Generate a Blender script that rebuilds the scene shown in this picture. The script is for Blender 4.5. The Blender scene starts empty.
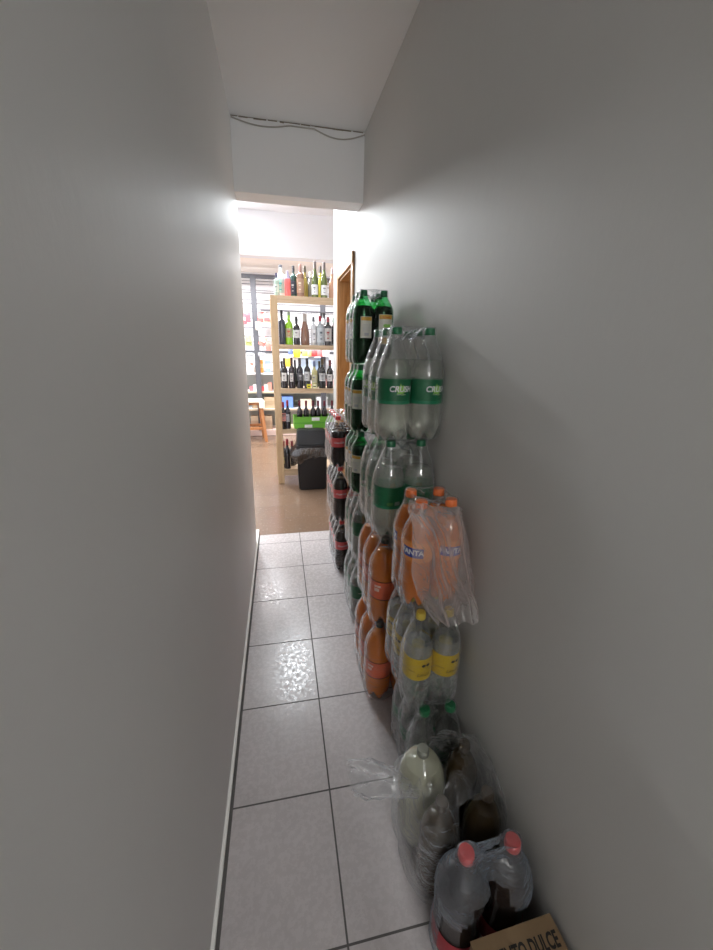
import bpy, bmesh, math, random
from mathutils import Vector, Matrix, noise
random.seed(7)
PI = math.pi
C = bpy.context.scene.collection
sc = bpy.context.scene

# ------------------------------------------------------------------ camera
F_PX = 377.95
CAM = Vector((0, 0, 1.4048))
RV = Vector((0.9809795, -0.19323536, 0.01842066))
UV = Vector((0.04174706, 0.30270142, 0.9521707))
FV = Vector((0.189569, 0.93329092, -0.30501089))
cd = bpy.data.cameras.new('camera')
cam = bpy.data.objects.new('camera', cd); C.objects.link(cam)
cd.sensor_fit = 'VERTICAL'; cd.sensor_height = 24; cd.lens = 24 * F_PX / 950
cd.clip_start = .02; cd.clip_end = 60
m = Matrix.Identity(4)
for i in range(3):
    m[i][0] = RV[i]; m[i][1] = UV[i]; m[i][2] = -FV[i]; m[i][3] = CAM[i]
cam.matrix_world = m
sc.camera = cam

def ray(px, py):
    return FV + RV * ((px - 356.5) / F_PX) - UV * ((py - 475) / F_PX)
def at_y(px, py, y):                                   # a point of the place at depth y
    d = ray(px, py); return CAM + d * (y / d.y)
def at_z(px, py, z):
    d = ray(px, py); return CAM + d * ((z - CAM.z) / d.z)

# ------------------------------------------------------------------ materials
def new_mat(name):
    mt = bpy.data.materials.new(name); mt.use_nodes = True
    nt = mt.node_tree; nt.nodes.clear()
    out = nt.nodes.new('ShaderNodeOutputMaterial')
    return mt, nt, out
def N(nt, t, **kw):
    n = nt.nodes.new(t)
    for k, v in kw.items():
        if k.startswith('i_'): n.inputs[k[2:].replace('_', ' ')].default_value = v
        else: setattr(n, k, v)
    return n
def col(c): return (c[0], c[1], c[2], 1)
def pbr(name, c, rough=.5, metal=0, spec=.5, trans=0, ior=1.45, var=0.0, vscale=8, bump=0, bscale=60, coat=0, emit=0, sss=0):
    mt, nt, out = new_mat(name)
    b = N(nt, 'ShaderNodeBsdfPrincipled')
    b.inputs['Base Color'].default_value = col(c); b.inputs['Roughness'].default_value = rough
    b.inputs['Metallic'].default_value = metal; b.inputs['IOR'].default_value = ior
    b.inputs['Specular IOR Level'].default_value = spec
    b.inputs['Transmission Weight'].default_value = trans
    b.inputs['Coat Weight'].default_value = coat
    if sss:
        b.inputs['Subsurface Weight'].default_value = sss; b.inputs['Subsurface Radius'].default_value = (.03, .012, .004)
    if emit:
        b.inputs['Emission Color'].default_value = col(c); b.inputs['Emission Strength'].default_value = emit
    tc = N(nt, 'ShaderNodeTexCoord')
    ns = N(nt, 'ShaderNodeTexNoise', i_Scale=vscale, i_Detail=5.0)
    nt.links.new(tc.outputs['Object'], ns.inputs['Vector'])
    mx = N(nt, 'ShaderNodeMix', data_type='RGBA')
    mx.inputs[6].default_value = col([max(0, x * (1 - var)) for x in c]); mx.inputs[7].default_value = col([min(1, x * (1 + var)) for x in c])
    nt.links.new(ns.outputs['Fac'], mx.inputs[0]); nt.links.new(mx.outputs[2], b.inputs['Base Color'])
    if bump:
        nb = N(nt, 'ShaderNodeTexNoise', i_Scale=bscale, i_Detail=4.0)
        nt.links.new(tc.outputs['Object'], nb.inputs['Vector'])
        bp = N(nt, 'ShaderNodeBump', i_Strength=bump, i_Distance=.004)
        nt.links.new(nb.outputs['Fac'], bp.inputs['Height']); nt.links.new(bp.outputs['Normal'], b.inputs['Normal'])
    nt.links.new(b.outputs[0], out.inputs['Surface'])
    return mt

def wall_mat(name, c, rough=.42, spec=.35):
    mt, nt, out = new_mat(name)
    b = N(nt, 'ShaderNodeBsdfPrincipled', i_Roughness=rough)
    b.inputs['Specular IOR Level'].default_value = spec
    tc = N(nt, 'ShaderNodeTexCoord')
    n1 = N(nt, 'ShaderNodeTexNoise', i_Scale=1.3, i_Detail=6.0, i_Roughness=.55)
    nt.links.new(tc.outputs['Object'], n1.inputs['Vector'])
    mx = N(nt, 'ShaderNodeMix', data_type='RGBA')
    mx.inputs[6].default_value = col([x * .955 for x in c]); mx.inputs[7].default_value = col([min(1, x * 1.03) for x in c])
    nt.links.new(n1.outputs['Fac'], mx.inputs[0]); nt.links.new(mx.outputs[2], b.inputs['Base Color'])
    n2 = N(nt, 'ShaderNodeTexNoise', i_Scale=5.0, i_Detail=8.0, i_Roughness=.6)
    mp = N(nt, 'ShaderNodeMapping'); mp.inputs['Scale'].default_value = (1, 1, .45)
    nt.links.new(tc.outputs['Object'], mp.inputs[0]); nt.links.new(mp.outputs[0], n2.inputs['Vector'])
    bp = N(nt, 'ShaderNodeBump', i_Strength=.35, i_Distance=.008)
    nt.links.new(n2.outputs['Fac'], bp.inputs['Height']); nt.links.new(bp.outputs['Normal'], b.inputs['Normal'])
    nt.links.new(b.outputs[0], out.inputs['Surface'])
    return mt

def brick_floor(name, org, w, h, mortar, c1, c2, cm, r0, r1, offset=0.0, grain=None, bump=.5):
    mt, nt, out = new_mat(name)
    b = N(nt, 'ShaderNodeBsdfPrincipled')
    tc = N(nt, 'ShaderNodeTexCoord')
    mp = N(nt, 'ShaderNodeMapping'); mp.inputs['Location'].default_value = (-org[0] + 20 * w, -org[1] + 20 * h, 0)
    nt.links.new(tc.outputs['Object'], mp.inputs[0])
    br = N(nt, 'ShaderNodeTexBrick', offset=offset, squash=1.0)
    br.inputs['Scale'].default_value = 1; br.inputs['Mortar Size'].default_value = mortar; br.inputs['Mortar Smooth'].default_value = .1
    br.inputs['Brick Width'].default_value = w; br.inputs['Row Height'].default_value = h; br.inputs['Bias'].default_value = 0
    br.inputs['Color1'].default_value = col(c1); br.inputs['Color2'].default_value = col(c2); br.inputs['Mortar'].default_value = col(cm)
    nt.links.new(mp.outputs[0], br.inputs['Vector'])
    n1 = N(nt, 'ShaderNodeTexNoise', i_Scale=5.0, i_Detail=8.0, i_Roughness=.65)
    if grain:
        m2 = N(nt, 'ShaderNodeMapping'); m2.inputs['Scale'].default_value = grain
        nt.links.new(tc.outputs['Object'], m2.inputs[0]); nt.links.new(m2.outputs[0], n1.inputs['Vector'])
    else:
        nt.links.new(tc.outputs['Object'], n1.inputs['Vector'])
    mr = N(nt, 'ShaderNodeMapRange'); mr.inputs[1].default_value = .35; mr.inputs[2].default_value = .68
    mr.inputs[3].default_value = .93; mr.inputs[4].default_value = 1.05
    nt.links.new(n1.outputs['Fac'], mr.inputs[0])
    ml = N(nt, 'ShaderNodeMix', data_type='RGBA', blend_type='MULTIPLY'); ml.inputs[0].default_value = 1
    nt.links.new(br.outputs['Color'], ml.inputs[6]); nt.links.new(mr.outputs[0], ml.inputs[7])
    nt.links.new(ml.outputs[2], b.inputs['Base Color'])
    n3 = N(nt, 'ShaderNodeTexNoise', i_Scale=55.0, i_Detail=9.0, i_Roughness=.72)
    nt.links.new(tc.outputs['Object'], n3.inputs['Vector'])
    rr = N(nt, 'ShaderNodeMapRange'); rr.inputs[1].default_value = .38; rr.inputs[2].default_value = .62
    rr.inputs[3].default_value = r0; rr.inputs[4].default_value = r1
    nt.links.new(n3.outputs['Fac'], rr.inputs[0])
    ra = N(nt, 'ShaderNodeMath', operation='MULTIPLY_ADD'); ra.inputs[1].default_value = .5
    nt.links.new(br.outputs['Fac'], ra.inputs[0]); nt.links.new(rr.outputs[0], ra.inputs[2])
    nt.links.new(ra.outputs[0], b.inputs['Roughness'])
    iv = N(nt, 'ShaderNodeMath', operation='SUBTRACT'); iv.inputs[0].default_value = 1
    nt.links.new(br.outputs['Fac'], iv.inputs[1])
    n4 = N(nt, 'ShaderNodeMath', operation='MULTIPLY_ADD'); n4.inputs[1].default_value = .015
    nt.links.new(n3.outputs['Fac'], n4.inputs[0]); nt.links.new(iv.outputs[0], n4.inputs[2])
    bp = N(nt, 'ShaderNodeBump', i_Strength=bump, i_Distance=.002)
    nt.links.new(n4.outputs[0], bp.inputs['Height']); nt.links.new(bp.outputs['Normal'], b.inputs['Normal'])
    nt.links.new(b.outputs[0], out.inputs['Surface'])
    return mt

def wood_mat(name, c1, c2, rough=.5, axis=(14, 14, 1.2)):
    mt, nt, out = new_mat(name)
    b = N(nt, 'ShaderNodeBsdfPrincipled', i_Roughness=rough)
    tc = N(nt, 'ShaderNodeTexCoord'); mp = N(nt, 'ShaderNodeMapping'); mp.inputs['Scale'].default_value = axis
    nt.links.new(tc.outputs['Object'], mp.inputs[0])
    ns = N(nt, 'ShaderNodeTexNoise', i_Scale=2.2, i_Detail=7.0, i_Distortion=1.2)
    nt.links.new(mp.outputs[0], ns.inputs['Vector'])
    rp = N(nt, 'ShaderNodeValToRGB'); rp.color_ramp.elements[0].position = .35; rp.color_ramp.elements[1].position = .68
    rp.color_ramp.elements[0].color = col(c1); rp.color_ramp.elements[1].color = col(c2)
    nt.links.new(ns.outputs['Fac'], rp.inputs[0]); nt.links.new(rp.outputs[0], b.inputs['Base Color'])
    bp = N(nt, 'ShaderNodeBump', i_Strength=.2, i_Distance=.002)
    nt.links.new(ns.outputs['Fac'], bp.inputs['Height']); nt.links.new(bp.outputs['Normal'], b.inputs['Normal'])
    nt.links.new(b.outputs[0], out.inputs['Surface'])
    return mt

def film_mat(name, tint=(.97, .975, .98), body=(.82, .84, .86), base=.05, rim=.62, power=3.0, bump=.5, bscale=(9, 9, 30), gloss_r=.14, glossw=.45):
    """thin clear plastic: passes most light, milky where seen edge-on"""
    mt, nt, out = new_mat(name)
    tr = N(nt, 'ShaderNodeBsdfTransparent'); tr.inputs[0].default_value = col(tint)
    df = N(nt, 'ShaderNodeBsdfDiffuse'); df.inputs[0].default_value = col(body)
    tl = N(nt, 'ShaderNodeBsdfTranslucent'); tl.inputs[0].default_value = col(body)
    gl = N(nt, 'ShaderNodeBsdfGlossy', i_Roughness=gloss_r); gl.inputs[0].default_value = (1, 1, 1, 1)
    tc = N(nt, 'ShaderNodeTexCoord'); mp = N(nt, 'ShaderNodeMapping'); mp.inputs['Scale'].default_value = bscale
    nt.links.new(tc.outputs['Object'], mp.inputs[0])
    ns = N(nt, 'ShaderNodeTexNoise', i_Scale=1.0, i_Detail=4.0, i_Distortion=1.5)
    nt.links.new(mp.outputs[0], ns.inputs['Vector'])
    bp = N(nt, 'ShaderNodeBump', i_Strength=bump, i_Distance=.02)
    nt.links.new(ns.outputs['Fac'], bp.inputs['Height'])
    for n in (df, tl, gl): nt.links.new(bp.outputs['Normal'], n.inputs['Normal'])
    m1 = N(nt, 'ShaderNodeMixShader'); m1.inputs[0].default_value = .5
    nt.links.new(df.outputs[0], m1.inputs[1]); nt.links.new(tl.outputs[0], m1.inputs[2])
    m2 = N(nt, 'ShaderNodeMixShader'); m2.inputs[0].default_value = glossw
    nt.links.new(m1.outputs[0], m2.inputs[1]); nt.links.new(gl.outputs[0], m2.inputs[2])
    lw = N(nt, 'ShaderNodeLayerWeight', i_Blend=.5)
    nt.links.new(bp.outputs['Normal'], lw.inputs['Normal'])
    pw = N(nt, 'ShaderNodeMath', operation='POWER'); pw.inputs[1].default_value = power
    nt.links.new(lw.outputs['Facing'], pw.inputs[0])
    ma = N(nt, 'ShaderNodeMath', operation='MULTIPLY_ADD'); ma.inputs[1].default_value = rim; ma.inputs[2].default_value = base
    nt.links.new(pw.outputs[0], ma.inputs[0])
    m3 = N(nt, 'ShaderNodeMixShader')
    nt.links.new(ma.outputs[0], m3.inputs[0]); nt.links.new(tr.outputs[0], m3.inputs[1]); nt.links.new(m2.outputs[0], m3.inputs[2])
    nt.links.new(m3.outputs[0], out.inputs['Surface'])
    return mt

def drink_mat(name, c, ior=1.33, see=.35, rough=.0, diffuse=0.0):
    """a see-through drink: part bends light, part lets it straight through"""
    mt, nt, out = new_mat(name)
    rf = N(nt, 'ShaderNodeBsdfRefraction', i_Roughness=rough, i_IOR=ior); rf.inputs[0].default_value = col(c)
    tr = N(nt, 'ShaderNodeBsdfTransparent'); tr.inputs[0].default_value = col(c)
    gl = N(nt, 'ShaderNodeBsdfGlossy', i_Roughness=.04)
    m1 = N(nt, 'ShaderNodeMixShader'); m1.inputs[0].default_value = see
    nt.links.new(rf.outputs[0], m1.inputs[1]); nt.links.new(tr.outputs[0], m1.inputs[2])
    fr = N(nt, 'ShaderNodeFresnel', i_IOR=1.33)
    m2 = N(nt, 'ShaderNodeMixShader')
    nt.links.new(fr.outputs[0], m2.inputs[0]); nt.links.new(m1.outputs[0], m2.inputs[1]); nt.links.new(gl.outputs[0], m2.inputs[2])
    last = m2
    if diffuse:
        df = N(nt, 'ShaderNodeBsdfDiffuse'); df.inputs[0].default_value = col(c)
        m3 = N(nt, 'ShaderNodeMixShader'); m3.inputs[0].default_value = diffuse
        nt.links.new(m2.outputs[0], m3.inputs[1]); nt.links.new(df.outputs[0], m3.inputs[2]); last = m3
    nt.links.new(last.outputs[0], out.inputs['Surface'])
    return mt
def cloudy_mat(name, c, tl=.45):
    mt, nt, out = new_mat(name)
    df = N(nt, 'ShaderNodeBsdfDiffuse'); df.inputs[0].default_value = col(c)
    tb = N(nt, 'ShaderNodeBsdfTranslucent'); tb.inputs[0].default_value = col(c)
    gl = N(nt, 'ShaderNodeBsdfGlossy', i_Roughness=.08)
    m1 = N(nt, 'ShaderNodeMixShader'); m1.inputs[0].default_value = tl
    nt.links.new(df.outputs[0], m1.inputs[1]); nt.links.new(tb.outputs[0], m1.inputs[2])
    fr = N(nt, 'ShaderNodeFresnel', i_IOR=1.4); m2 = N(nt, 'ShaderNodeMixShader')
    nt.links.new(fr.outputs[0], m2.inputs[0]); nt.links.new(m1.outputs[0], m2.inputs[1]); nt.links.new(gl.outputs[0], m2.inputs[2])
    nt.links.new(m2.outputs[0], out.inputs['Surface'])
    return mt

M = {}
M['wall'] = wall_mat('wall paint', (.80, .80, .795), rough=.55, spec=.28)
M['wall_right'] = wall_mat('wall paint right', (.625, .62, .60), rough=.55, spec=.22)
M['header'] = wall_mat('header paint', (.84, .845, .85), rough=.6, spec=.2)
M['ceiling'] = wall_mat('ceiling paint', (.88, .885, .89), rough=.6, spec=.2)
M['shop_wall'] = wall_mat('shop wall paint', (.80, .80, .83), rough=.5)
M['lamplit_ceiling'] = wall_mat('lamplit ceiling colour', (.95, .85, .76), rough=.6)  # warm lamplight on the back ceiling, put into its base colour
M['tile'] = brick_floor('floor tiles', (.1087, .5287), .36, .36, .0028, (.55, .515, .515), (.53, .495, .495), (.10, .095, .09), .13, .40)
M['plank'] = brick_floor('wood look floor', (.0, 2.85), .9, .3, .0015, (.21, .14, .095), (.185, .12, .08), (.12, .085, .06), .12, .28, offset=.5, grain=(2, 9, 1))
M['grout'] = pbr('dark grout', (.12, .115, .11), .9, var=.2, vscale=40)
M['skirting'] = pbr('white skirting', (.88, .87, .83), .5, var=.10, vscale=14, bump=.3)
M['pine'] = wood_mat('pine', (.50, .34, .19), (.64, .48, .29), .5)
M['pine_h'] = wood_mat('pine boards', (.50, .36, .22), (.64, .49, .33), .5, axis=(1.2, 14, 14))
M['door_wood'] = wood_mat('door frame wood', (.36, .19, .07), (.50, .29, .12), .4)
M['stool_wood'] = wood_mat('stool wood', (.36, .14, .05), (.50, .22, .09), .4)
M['cloth'] = pbr('cream cloth', (.80, .74, .60), .85, var=.1, bump=.4)
M['card'] = pbr('brown cardboard', (.27, .18, .098), .85, var=.14, vscale=12, bump=.2, bscale=90)
M['card_dark'] = pbr('cardboard cut edge', (.30, .19, .10), .9, var=.2, vscale=60)
M['ink'] = pbr('black ink', (.02, .018, .016), .6)
M['black_plastic'] = pbr('black plastic', (.010, .010, .012), .42, bump=.15, bscale=200)
M['lid_plastic'] = pbr('dark grey lid plastic', (.016, .017, .019), .4, bump=.15, bscale=200)
M['black_film'] = film_mat('black bag film', tint=(.22, .22, .24), body=(.03, .03, .034), base=.55, rim=.4, glossw=.22, bscale=(30, 30, 12))
M['grey_metal'] = pbr('grey painted metal', (.085, .085, .095), .45, metal=.2)
M['white'] = pbr('white enamel', (.86, .86, .86), .45)
M['white_matte'] = pbr('white sheet', (.88, .88, .90), .6)
M['panel_grey'] = pbr('grey green panel', (.36, .38, .35), .6)
M['cable'] = pbr('grey cable', (.42, .40, .36), .6)
M['stain'] = pbr('brown old joint', (.26, .22, .18), .9, var=.5, vscale=50)
M['film'] = film_mat('shrink wrap film', base=.014, rim=.95, power=2.9)
M['mouth_film'] = film_mat('bag mouth film', base=.20, rim=.7, power=2.0, bump=.8, bscale=(20, 20, 20), glossw=.4, gloss_r=.12)
M['lab_deep_red'] = pbr('deep red label', (.34, .03, .04), .45)
M['dull_film'] = film_mat('dull blue film', body=(.44, .50, .58), base=.24, rim=.55, power=2.0, bump=.8, bscale=(14, 14, 18), glossw=.25, gloss_r=.2)
M['bag'] = film_mat('clear bag film', base=.085, rim=.62, power=2.0, bump=.9, bscale=(16, 16, 22), glossw=.35, gloss_r=.16)
M['haze_bag'] = film_mat('milky bag film', body=(.88, .80, .78), base=.30, rim=.65, power=1.8, bump=.55, bscale=(10, 10, 7), glossw=.22, gloss_r=.2)
M['pet'] = film_mat('clear bottle plastic', tint=(.985, .99, .985), body=(.9, .92, .92), base=.085, rim=.45, power=4, bump=0.0, gloss_r=.03, glossw=.8)
M['pet_plain'] = film_mat('bottle plastic over dark drink', tint=(.985, .99, .985), body=(.9, .92, .92), base=.02, rim=.42, power=4, bump=0.0, gloss_r=.03, glossw=.8)
M['pet_green'] = film_mat('green bottle plastic', tint=(.36, .82, .50), body=(.03, .10, .06), base=.03, rim=.22, power=4, bump=0.0, gloss_r=.03, glossw=.35)
M['water'] = drink_mat('clear soda', (.975, .98, .94), see=.42, diffuse=.12)
M['greywater'] = drink_mat('pale soda', (.93, .95, .92), see=.65, diffuse=.08)
M['lime'] = cloudy_mat('pale lime drink', (.72, .72, .55), .4)
M['cola'] = pbr('cola', (.022, .014, .012), .12)
M['amber'] = cloudy_mat('brown drink', (.075, .048, .022), .3)
M['orange'] = cloudy_mat('orange drink', (.92, .27, .04), .4)
M['fanta'] = cloudy_mat('deep orange drink', (.86, .24, .035), .4)
M['cap_green'] = pbr('dark green cap', (.012, .15, .06), .4)
M['cap_bright_green'] = pbr('green cap', (.01, .16, .055), .4)
M['cap_orange'] = pbr('orange cap', (.90, .20, .045), .4)
M['cap_red'] = pbr('red cap', (.80, .07, .07), .4)
M['cap_pink'] = pbr('pinkish red cap', (.80, .07, .06), .4)
M['lab_clear'] = film_mat('pale label top', body=(.8, .8, .74), base=.30, rim=.3, bump=0.0)
M['cap_yellow'] = pbr('yellow cap', (.55, .41, .05), .4)
M['cap_grey'] = pbr('grey cap', (.24, .25, .21), .4)
M['cap_black'] = pbr('blackish green cap', (.03, .045, .03), .4)
M['cap_brown'] = pbr('brown cap', (.06, .045, .032), .5)
M['lab_green'] = pbr('green label', (.004, .135, .05), .4)
M['lab_green_band'] = pbr('mid green label band', (.015, .22, .10), .4)
M['lab_lime'] = pbr('lime green print', (.30, .62, .12), .5)
M['lab_red'] = pbr('red label', (.70, .09, .09), .45)
M['lab_redorange'] = pbr('red orange label', (.66, .12, .045), .45)
M['lab_yellow'] = pbr('yellow label', (.54, .37, .022), .45)
M['lab_mustard'] = pbr('mustard print', (.72, .42, .06), .5)
M['lab_cream'] = pbr('cream label', (.80, .78, .68), .5, var=.05)
M['lab_white'] = pbr('white label', (.84, .84, .86), .5)
M['lab_blue'] = pbr('blue print', (.03, .06, .34), .45)
M['lab_grey'] = pbr('grey label', (.55, .56, .58), .5)
M['lab_black'] = pbr('black label', (.02, .02, .022), .5)
M['lab_orange'] = pbr('orange label', (.86, .30, .06), .45)

# ------------------------------------------------------------------ mesh helpers
def obj(name, bm, mat, parent=None, smooth=False, autos=False):
    me = bpy.data.meshes.new(name)
    bmesh.ops.recalc_face_normals(bm, faces=bm.faces)
    bm.to_mesh(me); bm.free()
    for p in me.polygons: p.use_smooth = smooth
    if smooth and autos: me.set_sharp_from_angle(angle=math.radians(40))
    ms = mat if isinstance(mat, (list, tuple)) else [mat]
    for x in ms: me.materials.append(x)
    o = bpy.data.objects.new(name, me); C.objects.link(o)
    if parent: o.parent = parent
    return o
def tag(o, label=None, cat=None, group=None, kind=None):
    if label: o['label'] = label
    if cat: o['category'] = cat
    if group: o['group'] = group
    if kind: o['kind'] = kind
    return o
def struct(name, bm, mat, label, cat, smooth=False):
    return tag(obj(name, bm, mat, smooth=smooth), label, cat, kind='structure')
def empty(name, loc, rz=0):
    o = bpy.data.objects.new(name, None); C.objects.link(o)
    o.location = loc; o.rotation_euler = (0, 0, rz); o.empty_display_size = .05
    return o
def box(bm, x0, x1, y0, y1, z0, z1, bev=0.0, mtx=None):
    r = bmesh.ops.create_cube(bm, size=1)
    vs = r['verts']
    bmesh.ops.scale(bm, vec=(x1 - x0, y1 - y0, z1 - z0), verts=vs)
    bmesh.ops.translate(bm, vec=((x0 + x1) / 2, (y0 + y1) / 2, (z0 + z1) / 2), verts=vs)
    if bev:
        es = list({e for v in vs for e in v.link_edges})
        rr = bmesh.ops.bevel(bm, geom=es, offset=bev, segments=2, affect='EDGES', profile=.6)
        vs = list({v for f in rr['faces'] for v in f.verts} | {v for v in vs if v.is_valid})
    if mtx is not None: bmesh.ops.transform(bm, matrix=mtx, verts=vs)
    return vs
def bxm(*a, **k):
    bm = bmesh.new(); box(bm, *a, **k); return bm
def hexa(bm, pts):                                     # 8 points: bottom loop then top loop
    vs = [bm.verts.new(p) for p in pts]
    for f in ((3, 2, 1, 0), (4, 5, 6, 7), (0, 1, 5, 4), (1, 2, 6, 5), (2, 3, 7, 6), (3, 0, 4, 7)):
        bm.faces.new([vs[i] for i in f])
    return vs
def taper(bm, cx, cy, w0, d0, z0, w1, d1, z1, dx=0, dy=0):
    def lp(x, y, w, d, z): return [(x - w / 2, y - d / 2, z), (x + w / 2, y - d / 2, z), (x + w / 2, y + d / 2, z), (x - w / 2, y + d / 2, z)]
    return hexa(bm, lp(cx, cy, w0, d0, z0) + lp(cx + dx, cy + dy, w1, d1, z1))
def tube(bm, pts, r, n=8, cap=True):
    pts = [Vector(p) for p in pts]; rings = []
    for i, p in enumerate(pts):
        t = (pts[min(i + 1, len(pts) - 1)] - pts[max(i - 1, 0)]).normalized()
        a = t.cross(Vector((0, 0, 1)))
        if a.length < .05: a = t.cross(Vector((1, 0, 0)))
        a.normalize(); b = t.cross(a)
        rings.append([bm.verts.new(p + (a * math.cos(2 * PI * k / n) + b * math.sin(2 * PI * k / n)) * r) for k in range(n)])
    for i in range(len(rings) - 1):
        for k in range(n):
            bm.faces.new((rings[i][k], rings[i][(k + 1) % n], rings[i + 1][(k + 1) % n], rings[i + 1][k]))
    if cap:
        bm.faces.new(rings[0][::-1]); bm.faces.new(rings[-1])
def interp(prof, n):                                   # smooth a (z, r) outline with a Catmull-Rom spline
    out = []
    for i in range(len(prof) - 1):
        p0 = prof[max(i - 1, 0)]; p1 = prof[i]; p2 = prof[i + 1]; p3 = prof[min(i + 2, len(prof) - 1)]
        for k in range(n):
            t = k / n; t2 = t * t; t3 = t2 * t
            out.append(tuple(.5 * (2 * p1[j] + (p2[j] - p0[j]) * t + (2 * p0[j] - 5 * p1[j] + 4 * p2[j] - p3[j]) * t2 + (3 * p1[j] - p0[j] - 3 * p2[j] + p3[j]) * t3) for j in (0, 1)))
            z_, r_ = out[-1]; out[-1] = (min(max(z_, p1[0]), p2[0]), max(0, r_))
    out.append(prof[-1]); return out
def lathe(bm, prof, n=32, cap0=True, cap1=True, fn=None, arc=None):
    rings = []
    closed = arc is None
    cnt = n if closed else n + 1
    for z, r in prof:
        ring = []
        for k in range(cnt):
            a = 2 * PI * k / n if closed else arc[0] + (arc[1] - arc[0]) * k / n
            zz, rr = fn(z, r, a) if fn else (z, r)
            ring.append(bm.verts.new((rr * math.cos(a), rr * math.sin(a), zz)))
        rings.append(ring)
    for i in range(len(rings) - 1):
        for k in range(n):
            k2 = (k + 1) % n if closed else k + 1
            bm.faces.new((rings[i][k], rings[i][k2], rings[i + 1][k2], rings[i + 1][k]))
    if closed and cap0: bm.faces.new(rings[0][::-1])
    if closed and cap1: bm.faces.new(rings[-1])
    return rings
def lathem(*a, **k):
    bm = bmesh.new(); lathe(bm, *a, **k); return bm

_txt = {}
def text_flat(body, size, shear=0.0, bold=0.0, sx=1.0):
    cu = bpy.data.curves.new('lettering', 'FONT'); cu.body = body; cu.size = size; cu.align_x = 'CENTER'; cu.align_y = 'CENTER'
    cu.shear = shear; cu.offset = bold; cu.resolution_u = 3
    o = bpy.data.objects.new('lettering', cu); C.objects.link(o)
    dg = bpy.context.evaluated_depsgraph_get(); dg.update()
    me = bpy.data.meshes.new_from_object(o.evaluated_get(dg))
    bpy.data.objects.remove(o); bpy.data.curves.remove(cu)
    bm = bmesh.new(); bm.from_mesh(me); bpy.data.meshes.remove(me)
    bmesh.ops.triangulate(bm, faces=bm.faces)
    for e in range(1):
        long_ = [e for e in bm.edges if e.calc_length() > size * .35]
        if long_: bmesh.ops.subdivide_edges(bm, edges=long_, cuts=1)
    for v in bm.verts: v.co.x *= sx
    return bm
def bend(bm, r, z, ang):                               # lay a flat print round a bottle of radius r, facing angle ang
    for v in bm.verts:
        a = ang + v.co.x / r
        v.co = Vector((r * math.cos(a), r * math.sin(a), z + v.co.y))
    return bm
def strokes(bm, rects, z=0):
    for x0, x1, y0, y1 in rects:
        n = max(1, int((x1 - x0) / .004))
        row = [(bm.verts.new((x0 + (x1 - x0) * i / n, y0, z)), bm.verts.new((x0 + (x1 - x0) * i / n, y1, z))) for i in range(n + 1)]
        for (a, b), (c, d) in zip(row, row[1:]): bm.faces.new((a, c, d, b))
    return bm
def wavy(w, h, amp, th, n=26, seed=0):                 # a handwriting-like squiggle as a flat ribbon
    bm = bmesh.new(); rnd = random.Random(seed); ph = [rnd.uniform(0, 6) for _ in range(3)]
    pts = []
    for i in range(n * 2):
        t = i / (n * 2 - 1)
        pts.append((-w / 2 + w * t + .06 * w * math.sin(17 * t + ph[0]), amp * math.sin(34 * t + ph[1]) * (.6 + .4 * math.sin(9 * t + ph[2]))))
    prev = None
    for i, (x, y) in enumerate(pts):
        a = bm.verts.new((x, y - th / 2, 0)); b = bm.verts.new((x, y + th / 2, 0))
        if prev: bm.faces.new((prev[0], a, b, prev[1]))
        prev = (a, b)
    return bm

# ------------------------------------------------------------------ the setting
XW0, XW1 = -.224, -.196                                # left wall, foot and head
def xr(y): return .530 + .014 * (2.57 - y)             # right wall
CZ, LZ = 2.5945, 2.2528                                # corridor ceiling, header underside
HY0, HY1 = 2.5667, 2.7079
SC = 2.90                                              # shop ceiling
XL = -3.0; XRR = 1.9; YB = 7.25

struct('floor', bxm(XW0 - .15, .75, -3.2, 2.842, -.1, 0), M['tile'], 'pale grey ceramic tile floor of the corridor', 'floor')
struct('floor', bxm(XL, XRR, 2.842, YB + .2, -.1, -.002), M['plank'], 'brown wood-look plank floor of the shop beyond', 'floor')
bm = bmesh.new()
hexa(bm, [(XW0 - .13, -3.2, 0), (XW0, -3.2, 0), (XW0, HY1, 0), (XW0 - .13, HY1, 0), (XW1 - .13, -3.2, SC), (XW1, -3.2, SC), (XW1, HY1, SC), (XW1 - .13, HY1, SC)])
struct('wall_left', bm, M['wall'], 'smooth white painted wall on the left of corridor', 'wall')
struct('wall_shop_front', bxm(XL, XW0 - .12, HY1 - .13, HY1, 0, SC), M['shop_wall'], 'shop side of the wall left of the doorway', 'wall')
# right wall with a door opening
DY0, DY1, DZ = 2.84, 3.44, 2.00
bm = bmesh.new()
def rw(y0, y1, z0, z1):
    hexa(bm, [(xr(y0), y0, z0), (xr(y0) + .15, y0, z0), (xr(y1) + .15, y1, z0), (xr(y1), y1, z0), (xr(y0), y0, z1), (xr(y0) + .15, y0, z1), (xr(y1) + .15, y1, z1), (xr(y1), y1, z1)])
rw(-3.2, DY0, 0, SC); rw(DY0, DY1, DZ, SC); rw(DY1, 3.73, 0, SC)
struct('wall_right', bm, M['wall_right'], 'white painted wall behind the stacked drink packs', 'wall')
bm = bmesh.new(); box(bm, XW1 - .1, .60, HY0, HY1, LZ, SC + .02)
struct('wall_front', bm, M['header'], 'white header wall above the corridor opening', 'wall')
struct('ceiling', bxm(XW0 - .12, .75, -3.2, HY0 + .05, CZ, CZ + .1), M['ceiling'], 'plain white ceiling over the corridor', 'ceiling')
struct('wall_back', bxm(XW0 - .3, .9, -3.35, -3.2, 0, CZ + .1), M['wall'], 'white wall closing the corridor behind the viewer', 'wall')
struct('ceiling', bxm(XL, XRR, HY1 - .02, 5.02, SC, SC + .1), M['shop_wall'], 'white ceiling of the shop near the opening', 'ceiling')
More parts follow.
